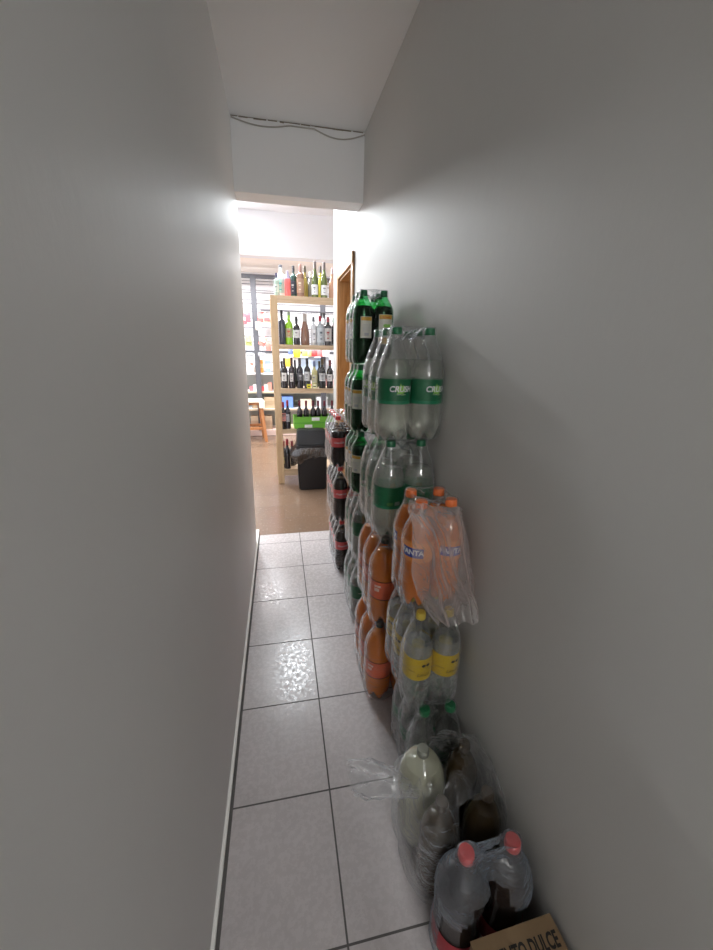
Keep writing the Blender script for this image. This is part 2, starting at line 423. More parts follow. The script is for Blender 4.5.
struct('trim_1', bxm(XL, XRR, 5.0, 5.16, 2.455, SC + .08), M['shop_wall'], 'white ceiling beam across the shop', 'beam')
struct('ceiling', bxm(XL, XRR, 5.1, YB + .1, 2.66, 2.76), M['lamplit_ceiling'], 'cream ceiling at the back of the shop, warm lamplight painted in', 'ceiling')
struct('wall_shop_left', bxm(XL - .1, XL, HY1 - .13, YB + .1, 0, SC), M['shop_wall'], 'far left wall of the shop', 'wall')
struct('wall_shop_right', bxm(XRR, XRR + .1, HY1 - .13, YB + .1, 0, SC), M['shop_wall'], 'far right wall of the shop', 'wall')
struct('wall_shop_side', bxm(.70, XRR, HY1 - .13, HY1, 0, SC), M['shop_wall'], 'shop side of the wall right of doorway', 'wall')
struct('wall_shop_back', bxm(XL, XRR, YB, YB + .1, 0, SC), M['white_matte'], 'white back wall of the shop behind the racks', 'wall')
# skirting on the left: white strip and the dark gap beside it
bm = bmesh.new(); box(bm, XW0 - .02, XW0 + .010, -3.15, 2.93, .001, .012, .002)
struct('baseboard_left', bm, M['skirting'], 'low white skirting strip along the left wall', 'skirting')
struct('trim_2', bxm(XW0, -.204, -3.15, 2.84, -.02, .002), M['grout'], 'dark grout gap between skirting and tiles', 'grout strip')
# door frame in the right wall
d = empty('door_1', (xr(3.14), 3.14, 0)); tag(d, 'wooden door and frame in the wall beyond the packs', 'door', kind='structure')
a0, a1 = DY0 - 3.14, DY1 - 3.14
obj('jamb', bxm(0, .15, a1 - .03, a1 + .001, 0, DZ, .002), M['door_wood'], d)
obj('jamb', bxm(0, .15, a0 - .001, a0 + .03, 0, DZ, .002), M['door_wood'], d)
obj('head_jamb', bxm(0, .15, a0, a1, DZ - .03, DZ + .001, .002), M['door_wood'], d)
obj('architrave', bxm(-.016, .002, a1 - .015, a1 + .055, 0, DZ + .055, .004), M['door_wood'], d)
obj('architrave', bxm(-.011, .002, a0 - .055, a0 + .015, 0, DZ + .055, .004), M['door_wood'], d)
obj('architrave', bxm(-.0165, .0015, a0 - .055, a1 + .055, DZ - .015, DZ + .056, .004), M['door_wood'], d)
lf = obj('door_leaf', bxm(.10, .14, a0 + .03, a1 - .03, .005, DZ - .03, .003), M['door_wood'], d)
bm = bmesh.new(); tube(bm, [(.10, a1 - .09, 1.0), (.055, a1 - .09, 1.0), (.052, a1 - .10, 1.0), (.052, a1 - .19, 1.0)], .009)
obj('handle', bm, M['grey_metal'], lf, True)

# cable and old joint at the header's top
zc = CZ - .006; yc = HY0 - .006
bm = bmesh.new(); tube(bm, [(XW1 + .002 + .73 * t, yc, zc - .004 - .006 * math.sin(PI * t) - (.02 * math.sin(PI * min(1, max(0, t / .42))) if t < .42 else 0) - (.034 * math.sin(PI * (t - .6) / .4) if t > .6 else 0)) for t in [i / 40 for i in range(41)]], .0032, 6)
tag(obj('cable', bm, M['cable'], smooth=True), 'thin grey cable sagging along the top of header wall', 'cable')
bm = bmesh.new()
px = XW1
while px < .52:
    w = random.uniform(.02, .07); h = random.uniform(.002, .007)
    box(bm, px, min(px + w, .525), HY0 - .003, HY0 + .01, CZ - h, CZ + .002); px += w * random.uniform(.8, 1.3)
struct('trim_3', bm, M['stain'], 'brown cracked joint between header wall and ceiling', 'joint')

# ------------------------------------------------------------------ drink bottles
def sodaprof(H, R, shape):
    if shape == 'tall':      # long conical shoulder
        p = [(.13, 1), (.34, 1.0), (.56, 1.0), (.62, .975), (.69, .88), (.77, .71), (.85, .50), (.91, .335), (.935, .29)]
    elif shape == 'round':   # rounder shoulder
        p = [(.13, .98), (.30, 1.0), (.45, .97), (.60, .99), (.67, .98), (.75, .86), (.83, .63), (.89, .40), (.935, .29)]
    elif shape == 'dome':    # big round head
        p = [(.13, .98), (.30, 1.0), (.58, 1.0), (.68, .99), (.76, .93), (.83, .80), (.885, .60), (.92, .40), (.945, .27)]
    elif shape == 'contour': # waisted
        p = [(.13, .96), (.24, 1.0), (.36, .93), (.50, .94), (.62, 1.0), (.70, .94), (.79, .72), (.87, .44), (.935, .29)]
    else:                    # 'slim': high straight body with short shoulder
        p = [(.12, .99), (.30, 1.0), (.55, 1.0), (.70, 1.0), (.755, .95), (.81, .80), (.86, .58), (.91, .40), (.945, .33)]
    return [(z * H, r * R) for z, r in p]
def r_at(prof, z):
    if z <= prof[0][0]: return prof[0][1]
    for (z0, r0), (z1, r1) in zip(prof, prof[1:]):
        if z <= z1: return r0 + (r1 - r0) * (z - z0) / (z1 - z0 + 1e-9)
    return prof[-1][1]
def petal_rings(bm, H, R, zside, rside, n, k=1.0, lift=0.0):
    """five-footed bottle base up to the side ring"""
    rings = []
    for rho in (.12, .3, .48, .64, .78, .9, 1.0):
        ring = []
        for i in range(n):
            a = 2 * PI * i / n
            b = (.5 + .5 * math.cos(5 * a)) ** .7
            foot = 0 if rho < .66 else zside * (1 - math.sqrt(max(0, 1 - ((rho - .66) / .34) ** 2)))
            val = zside * (.62 + .38 * rho ** 3)
            cen = zside * .5
            z = foot * b + val * (1 - b)
            z = cen + (z - cen) * min(1, rho / .5)
            rr = rho * rside * k
            ring.append(bm.verts.new((rr * math.cos(a), rr * math.sin(a), z + lift)))
        rings.append(ring)
    bm.faces.new(rings[0][::-1])
    for i in range(len(rings) - 1):
        for j in range(n):
            bm.faces.new((rings[i][j], rings[i][(j + 1) % n], rings[i + 1][(j + 1) % n], rings[i + 1][j]))
    return rings[-1]
def body_mesh(H, R, shape, k=1.0, ztop=None, n=40, lift=0.0, cap=True):
    prof = interp(sodaprof(H, R, shape), 5)
    if ztop: prof = [p for p in prof if p[0] < ztop] + [(ztop, r_at(prof, ztop))]
    bm = bmesh.new()
    last = petal_rings(bm, H, R, prof[0][0], prof[0][1], n, k, lift)
    if not ztop: prof = prof + [(H * .94, prof[-1][1]), (H * .985, prof[-1][1] * .96)]
    for z, r in prof[1:]:
        ring = [bm.verts.new((r * k * math.cos(2 * PI * i / n), r * k * math.sin(2 * PI * i / n), z)) for i in range(n)]
        for j in range(n): bm.faces.new((last[j], last[(j + 1) % n], ring[(j + 1) % n], ring[j]))
        last = ring
    if cap: bm.faces.new(last)
    return bm
def cap_mesh(H, rc, h=.022):
    def rib(z, r, a): return (z, r * (1 + (.025 * math.cos(24 * a) if H - h * .93 < z < H - .004 else 0)))
    return lathem([(H - h, rc), (H - h * .9, rc * 1.03), (H - .003, rc * .99), (H - .0006, rc * .9), (H, rc * .6), (H, .0015)], 48, fn=rib)
def band(prof, z0, z1, off=.0012, n=40, arc=None, steps=5):
    return lathem([(z0 + (z1 - z0) * i / steps, r_at(prof, z0 + (z1 - z0) * i / steps) + off) for i in range(steps + 1)], n, False, False, arc=arc)

class Kind:
    pass
def make_kind(name, H, R, shape, pet, drink, fill, cap, capr=.0165, labels=(), prints=()):
    """one bottle of a kind, with its parts; copies are made from it"""
    k = Kind(); k.H = H; k.R = R; k.prof = interp(sodaprof(H, R, shape), 5); k.shape = shape
    root = obj(name, body_mesh(H, R, shape), pet, smooth=True)
    obj('drink', body_mesh(H, R, shape, .965, fill * H, lift=.0015), drink, root, True)
    obj('cap', cap_mesh(H, capr), cap, root, True, True)
    for z0, z1, mt, arc in labels:
        lb = obj('label', band(k.prof, z0 * H, z1 * H, arc=arc, off=.0008), mt, root, True)
        k.lab = lb
    for fn in prints: fn(k, k.lab)
    k.root = root; k.used = False
    return k
def dup(root):
    r = root.copy(); C.objects.link(r)
    for ch in root.children:
        c = ch.copy(); C.objects.link(c); c.parent = r
        for g in ch.children:
            d_ = g.copy(); C.objects.link(d_); d_.parent = c
    return r
def place(k, loc, rz, label, group, cat='bottle', tilt=(0, 0)):
    r = k.root if not k.used else dup(k.root)
    k.used = True
    r.location = loc; r.rotation_euler = (tilt[0], tilt[1], rz)
    tag(r, label, cat, group); return r

FR = -PI / 2                                           # a print at this angle faces the viewer's end of the corridor
def ptext(body, size, zf, mt, shear=.0, bold=0.0, ang=FR, dx=0.0, sx=1.0, off=.0022):
    def f(k, lb):
        z = zf * k.H; r = r_at(k.prof, z) + off
        o = obj('lettering', bend(text_flat(body, size, shear, bold, sx), r, z, ang + dx), mt, lb); return o
    return f
def psquig(w, zf, mt, amp=.003, th=.0016, ang=FR, seed=0, off=.0022):
    def f(k, lb):
        z = zf * k.H; r = r_at(k.prof, z) + off
        obj('lettering', bend(wavy(w, 0, amp, th, seed=seed), r, z, ang), mt, lb)
    return f
def pshape(fnb, zf, mt, ang=FR, off=.0018, name='emblem'):
    def f(k, lb):
        z = zf * k.H; r = r_at(k.prof, z) + off
        obj(name, bend(fnb(), r, z, ang), mt, lb)
    return f
def burst():
    bm = bmesh.new(); c = bm.verts.new((0, 0, 0)); n = 22; vs = []
    for i in range(n):
        a = 2 * PI * i / n; r = .021 if i % 2 == 0 else .012
        if i % 4 == 0: r *= .8
        vs.append(bm.verts.new((r * math.cos(a) * 1.1, r * math.sin(a), 0)))
    for i in range(n): bm.faces.new((c, vs[i], vs[(i + 1) % n]))
    return bm
def ovals(w, h, gap):
    def f():
        bm = bmesh.new()
        for s in (-1, 1):
            bm.faces.new([bm.verts.new((s * gap / 2 + w / 2 * math.cos(2 * PI * i / 16), h / 2 * math.sin(2 * PI * i / 16), 0)) for i in range(16)])
        return bm
    return f
def rects(rs):
    def f(): return strokes(bmesh.new(), rs)
    return f

K_CLEAR = make_kind('soda_bottle', .369, .0555, 'tall', M['pet'], M['water'], .73, M['cap_green'],
    labels=[(.345, .375, M['lab_green_band'], None), (.375, .565, M['lab_green'], None)],
    prints=[pshape(burst, .475, M['lab_lime'], ang=FR + .12, off=.0030),
            ptext('CRUSH', .0255, .478, M['lab_white'], shear=.15, bold=.0006, dx=.12, off=.0038),
            psquig(.034, .432, M['lab_white'], .0016, .0011, ang=FR + .16, seed=3, off=.0026)])
K_BACK = make_kind('soda_bottle', .369, .0555, 'tall', M['pet'], M['water'], .73, M['cap_green'],
    labels=[(.345, .375, M['lab_green_band'], None), (.375, .565, M['lab_green'], None)],
    prints=[pshape(rects([(-.010 + .0022 * i, -.010 + .0022 * i + (.0012 if i % 2 else .0007), -.008, .006) for i in range(10)]), .405, M['lab_grey'], ang=FR + .2, name='bar_print'),
            pshape(rects([(-.02, .0, .001 - .004 * i, .002 - .004 * i) for i in range(3)]), .405, M['lab_lime'], ang=FR - .1, name='lettering')])
K_ORANGE = make_kind('soda_bottle', .369, .0545, 'round', M['pet_plain'], M['orange'], .86, M['cap_black'],
    labels=[(.335, .345, M['lab_black'], None), (.345, .545, M['lab_redorange'], None), (.545, .555, M['lab_black'], None)],
    prints=[pshape(rects([(-.016 + .0026 * i, -.016 + .0026 * i + .0014, -.010, .004) for i in range(8)] + [(-.018, .010, .009 + .0045 * j, .0115 + .0045 * j) for j in range(2)]), .46, M['lab_cream'], ang=FR - .55, name='lettering')])
K_FANTA = make_kind('soda_bottle', .335, .0440, 'contour', M['pet_plain'], M['fanta'], .84, M['cap_orange'],
    labels=[(.47, .66, M['lab_orange'], None)],
    prints=[pshape(rects([(-.034, .034, -.016, .014)]), .565, M['lab_blue'], ang=FR - .62, name='emblem'),
            ptext('FANTA', .022, .565, M['lab_white'], bold=.0008, dx=-.62, off=.003)])
K_YELLOW = make_kind('soda_bottle', .335, .0440, 'tall', M['pet'], M['greywater'], .70, M['cap_yellow'], capr=.0145,
    labels=[(.585, .70, M['lab_clear'], None), (.35, .585, M['lab_yellow'], None)],
    prints=[pshape(ovals(.013, .010, .0145), .52, M['ink'], ang=FR + .22, off=.0026),
            ptext('Limón', .017, .415, M['ink'], shear=.35, dx=.1, off=.0022),
            psquig(.022, .45, M['ink'], .002, .0014, ang=FR - .75, seed=5)])
K_GREENCAP = make_kind('soda_bottle', .335, .0425, 'tall', M['pet'], M['greywater'], .72, M['cap_bright_green'], capr=.017,
    labels=[(.36, .52, M['lab_green'], (-PI * 1.4, PI * .12))],
    prints=[psquig(.03, .44, M['lab_white'], .004, .0022, ang=PI + .2, seed=9)])
K_SPRITE = make_kind('soda_bottle', .369, .0500, 'tall', M['pet'], M['greywater'], .70, M['cap_green'],
    labels=[(.40, .60, M['lab_green'], None)],
    prints=[psquig(.03, .50, M['lab_white'], .003, .0018, ang=FR - .3, seed=2)])
K_DARK = make_kind('soda_bottle', .303, .0430, 'slim', M['pet_green'], M['cola'], .79, M['cap_green'], capr=.0155,
    labels=[(.36, .645, M['lab_cream'], (FR - .62, FR + .62))],
    prints=[pshape(rects([(-.025, .025, -.007, .007)]), .615, M['lab_mustard'], name='emblem'),
            pshape(rects([(-.010, .010, -.006, .006)] + [(-.018, .018, .012 + .005 * i, .0135 + .005 * i) for i in range(6)]), .41, M['lab_grey'], name='lettering')])
K_DARKF = make_kind('soda_bottle', .303, .0430, 'slim', M['pet_green'], M['cola'], .79, M['cap_green'], capr=.0155,
    labels=[(.28, .68, M['lab_cream'], (FR - .75, FR + .75))],
    prints=[pshape(rects([(-.031, .031, -.008, .009)]), .645, M['lab_mustard'], name='emblem'),
            psquig(.038, .642, M['lab_redorange'], .0045, .003, seed=11, off=.0028),
            pshape(rects([(-.031, .004, -.013, .013)]), .33, M['lab_mustard'], name='emblem'),
            pshape(ovals(.022, .014, .014), .53, M['lab_lime'], ang=FR + .1, name='emblem', off=.0030)])
K_COLA = make_kind('soda_bottle', .361, .0470, 'contour', M['pet_plain'], M['cola'], .80, M['cap_red'],
    labels=[(.46, .62, M['lab_red'], None)],
    prints=[ptext('Coca-Cola', .017, .54, M['lab_white'], shear=.3, bold=.0003, off=.0026)])
K_COLAS = make_kind('soda_bottle', .315, .0450, 'contour', M['pet_plain'], M['cola'], .72, M['cap_red'],
    labels=[(.42, .60, M['lab_red'], None)],
    prints=[ptext('Coca-Cola', .016, .51, M['lab_white'], shear=.3, bold=.0003, off=.0026)])
K_COLAB = make_kind('soda_bottle', .350, .0560, 'contour', M['pet_plain'], M['cola'], .80, M['cap_pink'], capr=.0175,
    labels=[(.13, .31, M['lab_deep_red'], None)],
    prints=[ptext('Coca-Cola', .019, .22, M['lab_white'], shear=.3, bold=.0003, off=.0026)])
K_LIME = make_kind('soda_bottle', .345, .068, 'dome', M['pet'], M['lime'], .86, M['cap_grey'], capr=.0165)
K_BROWN = make_kind('soda_bottle', .330, .0500, 'round', M['pet_plain'], M['amber'], .84, M['cap_brown'], capr=.0165)

# ------------------------------------------------------------------ shrink wrap round a pack
def wrap_mesh(k, nx, ny, sx, sy, seed, top=True, opening=None):
    """film drawn round nx by ny bottles: hugs the bodies, bridges the shoulders, sags between the caps"""
    R, H = k.R, k.H; hx = (nx - 1) * sx / 2; hy = (ny - 1) * sy / 2
    cs = [(-hx + i * sx, -hy + j * sy) for i in range(nx) for j in range(ny)]
    path = []                                          # (anchor point on the hull of centres, outward direction, distance to nearest centre along the side)
    def side(p, q, nrm, cnt):
        L = math.dist(p, q); S = max(1, round(L / (L / max(cnt - 1, 1)))) if L > 0 else 1
        steps = max(1, (cnt - 1) * 9)
        for i in range(steps):
            t = i / steps; x = p[0] + (q[0] - p[0]) * t; y = p[1] + (q[1] - p[1]) * t
            s = min(math.dist((x, y), c) for c in cs)
            path.append(((x, y), nrm, s))
    def corner(p, a0):
        for i in range(9):
            a = a0 + PI / 2 * i / 9
            path.append((p, (math.cos(a), math.sin(a)), 0))
    corner((hx, -hy), -PI / 2); side((hx, -hy), (hx, hy), (1, 0), ny)
    corner((hx, hy), 0); side((hx, hy), (-hx, hy), (0, 1), nx)
    corner((-hx, hy), PI / 2); side((-hx, hy), (-hx, -hy), (-1, 0), ny)
    corner((-hx, -hy), PI); side((-hx, -hy), (hx, -hy), (0, -1), nx)
    rnd = random.Random(seed); off = Vector((rnd.uniform(0, 50), rnd.uniform(0, 50), 0))
    levels = []
    zs = [0.012, .03, .07, .12, .2, .3, .4, .5, .56, .62, .67, .72, .77, .82, .87, .91, .945, .985, 1.007]
    for zf in zs:
        r = r_at(k.prof, zf * H) + .0046
        if zf < .1: r = R * {.012: .85, .03: .92, .07: 1.0}[zf] + .004
        if zf > .93: r = max(r, .0205) - (.002 if zf > 1 else 0)
        levels.append((zf * H, r, .34 if zf < .6 else .5))
    bm = bmesh.new(); rings = []
    for li, (z, r, kk) in enumerate(levels):
        ring = []
        for (p, nrm, s) in path:
            inn = kk * (r - math.sqrt(max(0, r * r - min(s, r) ** 2)))
            w = .0022 * noise.noise(Vector((p[0] + nrm[0] * r, p[1] + nrm[1] * r, z)) * 38 + off)
            rr = r - inn + w
            ring.append(bm.verts.new((p[0] + nrm[0] * rr, p[1] + nrm[1] * rr, z + (.003 * noise.noise(Vector((p[0] * 20 + nrm[0], p[1] * 20, 3)) + off) if li > 12 else 0))))
        rings.append(ring)
    n = len(path)
    if top:
        for f in (.82, .6, .36, .12):
            ring = []
            for v in rings[len(levels) - 1]:
                x, y = v.co.x * (1 - (1 - f) * (1 if nx <= ny else .8)), v.co.y * (1 - (1 - f) * .45)
                dmin = min(math.dist((x, y), c) for c in cs)
                far = min(1, max(0, dmin - .022) / .035); sag = .030 * far
                z = levels[-1][0] - sag + .030 * far * noise.noise(Vector((x, y, 0)) * 42 + off)
                ring.append(bm.verts.new((x, y, z)))
            rings.append(ring)
    for i in range(len(rings) - 1):
        for j in range(n):
            bm.faces.new((rings[i][j], rings[i][(j + 1) % n], rings[i + 1][(j + 1) % n], rings[i + 1][j]))
    if opening: bmesh.ops.delete(bm, geom=[f for f in bm.faces if opening(f.calc_center_median())], context='FACES')
    return bm

POSN = {0: 'front', 1: 'middle', 2: 'rear', 3: 'fourth-row'}
def pack(kind, x0, y0, z0, desc, where, group, rot=0.0, nx=2, ny=3, skip=(), front=None, gap=.0022, seed=1, film='film', spins=None):
    """x0: aisle-side edge, y0: front edge"""
    R = kind.R; s = 2 * R + gap
    cx = x0 + R + s * (nx - 1) / 2; cy = y0 + R + s * (ny - 1) / 2
    c, sn = math.cos(rot), math.sin(rot)
    for i in range(nx):
        for j in range(ny):
            if (i, j) in skip: continue
            lx = (i - (nx - 1) / 2) * s; ly = (j - (ny - 1) / 2) * s
            k = front if (front and (i, j) in ((1, 0),)) else kind
            sp = (spins or {}).get((i, j), random.uniform(-.4, .3) if j == 0 else (-1.3 if i == 0 else 1.55) + random.uniform(-.1, .1))
            pos = f"{POSN[j]} {'aisle' if i == 0 else 'wall'} side"
            place(k, (cx + c * lx - sn * ly, cy + sn * lx + c * ly, z0 + .0005), sp + rot, f"{desc}, {pos}, {where}", group)
    w = obj('shrink_wrap', wrap_mesh(kind, nx, ny, s, s, seed), M[film], smooth=True)
    w.location = (cx, cy, z0 + .0005); w.rotation_euler = (0, 0, rot)
    tag(w, f"clear shrink wrap film around the {where}", 'plastic wrap', 'shrink wraps')
    return w

HB = .3735
# tower in the middle of the pile: two orange packs, two clear packs on top
X = .325
pack(K_ORANGE, X - .018, 1.185, 0, 'orange soda bottle', 'orange pack on the floor', 'lower orange pack', skip=((1, 1), (1, 2)), seed=2, spins={(0, 0): -.3})
pack(K_ORANGE, X - .008, 1.195, HB, 'orange soda bottle', 'orange pack beneath the clear packs', 'upper orange pack', skip=((1, 1), (1, 2)), seed=3, spins={(0, 0): -.1})
pack(K_BACK, X - .002, 1.205, 2 * HB, 'clear soda bottle with green label', 'clear pack second from top', 'second clear pack', seed=4, spins={(0, 0): .1, (1, 0): .3})
pack(K_CLEAR, X, 1.205, 3 * HB, 'clear soda bottle with green label', 'topmost clear pack', 'topmost clear pack', seed=5, spins={(0, 0): 0.0, (1, 0): .2})
# nearer tower: green caps, yellow labels, orange bottles in a bag
HA = .3395
pack(K_GREENCAP, .369, .815, 0, 'pale soda bottle with green cap', 'pack below the yellow-label pack', 'green-cap pack', seed=6, spins={(0, 0): 0, (1, 0): -.9, (1, 1): -.9, (1, 2): -.9})
pack(K_YELLOW, .343, .850, HA, 'clear soda bottle with yellow label', 'pack under the bagged orange bottles', 'yellow-label pack', seed=7, spins={(0, 0): 0.0, (1, 0): .1})
pack(K_FANTA, .337, .896, 2 * HA, 'orange soda bottle with orange cap', 'pack in the draped bag', 'bagged orange pack', ny=2, seed=8, gap=.002, spins={(0, 0): -.15, (1, 0): .5})
# tower behind: two clear packs, three dark packs with green necks
HC = .3735; HD = .3075
pack(K_SPRITE, .335, 1.69, 0, 'pale soda bottle with green label', 'floor pack under the dark packs', 'floor pale pack', skip=((1, 1), (1, 2)), seed=9)
pack(K_SPRITE, .338, 1.685, HC, 'pale soda bottle with green label', 'pale pack just below the dark packs', 'upper pale pack', skip=((1, 1), (1, 2)), seed=10)
pack(K_DARK, .330, 1.70, 2 * HC, 'dark soda bottle with green neck', 'lowest of three dark packs', 'lowest dark pack', skip=((1, 1), (1, 2)), seed=11, spins={(0, 0): -.8})
pack(K_DARK, .325, 1.70, 2 * HC + HD, 'dark soda bottle with green neck', 'middle of three dark packs', 'middle dark pack', skip=((1, 1), (1, 2)), seed=12, spins={(0, 0): -.7})
pack(K_DARK, .328, 1.70, 2 * HC + 2 * HD, 'dark soda bottle with green neck', 'uppermost of three dark packs', 'uppermost dark pack', front=K_DARKF, seed=13, spins={(0, 0): .15, (1, 0): .1})
# cola tower by the doorway
pack(K_COLA, .318, 2.20, 0, 'cola bottle with red label', 'floor pack of the farthest tower', 'floor cola pack', ny=4, skip=((1, 1), (1, 2), (1, 3)), seed=14, spins={(0, 0): 0})
pack(K_COLA, .306, 2.20, .366, 'cola bottle with red label', 'second pack of the farthest tower', 'second cola pack', ny=4, skip=((1, 1), (1, 2), (1, 3)), seed=15, spins={(0, 0): 0})
pack(K_COLAS, .292, 2.20, .732, 'cola bottle with red cap', 'top pack of the farthest tower', 'top cola pack', ny=4, seed=16, spins={(0, 0): 0})

# nearest cola pair in torn film
kb = K_COLAB; s = .115; cx, cy = .425, .487
for i, nm in ((0, 'aisle'), (1, 'wall')):
    place(kb, (cx + (i - .5) * s, cy, .0005), (-.2, .2)[i], f"big dark cola bottle with red cap, {nm} side, beside cardboard box", 'cola pair in torn film')
w = obj('shrink_wrap', wrap_mesh(kb, 2, 1, s, s, 21, opening=lambda c: c.y < -.02 and c.z < .215 + .05 * math.cos(c.x * 24) + .012 * math.sin(c.x * 90)), M['dull_film'], smooth=True)
w.location = (cx, cy, .0005)
tag(w, 'torn clear film over the two cola bottles beside cardboard box', 'plastic wrap', 'shrink wraps')

# bottles in the torn carrier bag
place(K_LIME, (.364, .724, .0005), .2, 'pale lime soda bottle with grey cap poking from the torn bag', 'bottles in the torn bag', tilt=(-.02, -.02))
place(K_BROWN, (.487, .732, .0005), .2, 'brown soda bottle in the torn bag, behind against the wall', 'bottles in the torn bag')
place(K_BROWN, (.487, .603, .0005), .4, 'brown soda bottle in the torn bag, just behind the cola pair', 'bottles in the torn bag')
place(K_BROWN, (.360, .603, .0005), .6, 'brown soda bottle in the torn bag, by the open floor', 'bottles in the torn bag')

def fold(v, s, sd): return noise.noise(Vector(v) * s + Vector((sd, sd * 1.7, sd * .3)))
# the torn bag round them
bm = bmesh.new(); cxb, cyb = .420, .674; n = 96; rings = []
for li, (z, k) in enumerate([(.004, .95), (.03, 1.0), (.08, 1.02), (.14, 1.03), (.19, 1.03), (.24, 1.02), (.285, .97), (.32, .88), (.342, .74), (.352, .58), (.356, .40), (.356, .2)]):
    ring = []
    for i in range(n):
        a = 2 * PI * i / n
        hx_, hy_ = .138, .124
        r = 1 / ((abs(math.cos(a)) / hx_) ** 4 + (abs(math.sin(a)) / hy_) ** 4) ** .25
        rid = .5 + .5 * math.sin(a * 7 + 3 * fold((math.cos(a) * 2, math.sin(a) * 2, z * 5), 1.0, 4))
        w_ = .008 * fold((math.cos(a), math.sin(a), z * 2), 4, 8) - .005 * rid ** 3 * (1 if .02 < z < .32 else .2)
        rr = r * k + w_
        zz = z + (.014 * fold((math.cos(a) * k * 2, math.sin(a) * k * 2, 0), 2.3, 2) if z > .25 else 0)
        x = cxb + rr * math.cos(a); y = cyb + rr * math.sin(a)
        x = min(x, xr(y) - .004)
        ring.append(bm.verts.new((x, y, zz)))
    rings.append(ring)
for i in range(len(rings) - 1):
    for j in range(n):
        bm.faces.new((rings[i][j], rings[i][(j + 1) % n], rings[i + 1][(j + 1) % n], rings[i + 1][j]))
kill = []
for f in bm.faces:
    c = f.calc_center_median()
    if math.dist((c.x, c.y), (.364, .724)) < .092 and c.z > .225: kill.append(f)                     # the lime bottle's hole
    if c.z > .16 + .5 * abs(c.x - .44) and c.y < .585 and c.x > .39: kill.append(f)                    # tear towards the cola pair
bmesh.ops.delete(bm, geom=list(set(kill)), context='FACES')
bag = obj('plastic_bag', bm, M['bag'], smooth=True)
tag(bag, 'torn clear plastic bag around lime and brown bottles on the floor', 'plastic bag')
# the bag's loose mouth sticking out over the floor
mo0 = at_z(418, 788, .262); mo1 = at_z(350, 777, .205)
bm = bmesh.new(); nu, nv = 26, 30; g = []
for i in range(nu + 1):
    t = i / nu
    c = mo0.lerp(mo1, t) + Vector((0, 0, .012 * math.sin(PI * t)))
    wd = .014 + .042 * math.sin(min(1, t * 1.2) * PI / 2) - .014 * max(0, t - .75) / .25
    ring = []
    for j in range(nv):
        a = 2 * PI * j / nv
        thick = .012 + .022 * t
        w_ = .007 * math.sin(6 * a + 4 * t) * (1 - .3 * t) + .010 * fold((t * 3, math.cos(a), math.sin(a)), 2.5, 5)
        ring.append(bm.verts.new(c + Vector((.010 * fold((math.cos(a), math.sin(a), t), 3, 3), (wd + w_) * math.cos(a), (thick + w_ * .7) * math.sin(a)))))
    g.append(ring)
for i in range(nu):
    for j in range(nv):
        bm.faces.new((g[i][j], g[i][(j + 1) % nv], g[i + 1][(j + 1) % nv], g[i + 1][j]))
obj('bag_mouth', bm, M['mouth_film'], bag, True)

# milky bag draped over the orange pack
def drape(px, py, y): return at_y(px, py, y)
edgeL = [(407, 510, .878), (412, 527, .875), (414, 550, .872), (412, 573, .868), (417, 596, .862), (428, 612, .856), (437, 624, .85)]
edgeR = [(462, 517, .885), (466, 530, .88), (469, 552, .875), (473, 572, .868), (477, 592, .86), (480, 608, .85), (477, 619, .84)]
def poly(e, t):
    f = t * (len(e) - 1); i = min(int(f), len(e) - 2); u = f - i
    return drape(*[e[i][k] * (1 - u) + e[i + 1][k] * u for k in range(3)])
bm = bmesh.new(); nu, nv = 54, 60; g = []
for j in range(nv + 1):
    t = j / nv; a = poly(edgeL, t); b = poly(edgeR, t); row = []
    for i in range(nu + 1):
        u = i / nu
        p = a.lerp(b, u)
        q = u * 13 + 3.0 * fold((u * 2, t * 2.2, 0), 1, 6) - 3.2 * t
        p.y += -.016 * math.sin(PI * u) - .011 * math.sin(q) * (.35 + .65 * t) - .006 * math.sin(q * 2.1 + 1) - .014 * fold((u * 4, t * 4, 2), 1, 9)
        p.x += .006 * fold((u * 5, t * 5, 7), 1, 3)
        p.z += .004 * fold((u * 6, t * 2, 4), 1, 1)
        p.x = min(p.x, xr(p.y) - .004)
        row.append(bm.verts.new(p))
    g.append(row)
# the part lying back over the caps
row0 = g[0]; top = []
for k in range(1, 7):
    s_ = k / 6; rw_ = []
    for i in range(nu + 1):
        v = row0[i].co
        z = v.z + .016 * math.sin(PI * .5 * s_) + .006 * fold((i * .12, s_ * 3, 0), 1, 12)
        rw_.append(bm.verts.new((v.x + .012 * s_, v.y + .028 * s_ + .004 * fold((i * .1, s_, 4), 1, 2), z)))
    top.append(rw_)
allr = list(reversed(top)) + g
for j in range(len(allr) - 1):
    for i in range(nu):
        bm.faces.new((allr[j][i], allr[j][i + 1], allr[j + 1][i + 1], allr[j + 1][i]))
tag(obj('plastic_bag', bm, M['haze_bag'], smooth=True), 'milky crumpled plastic bag draped over the orange-cap bottles', 'plastic bag')

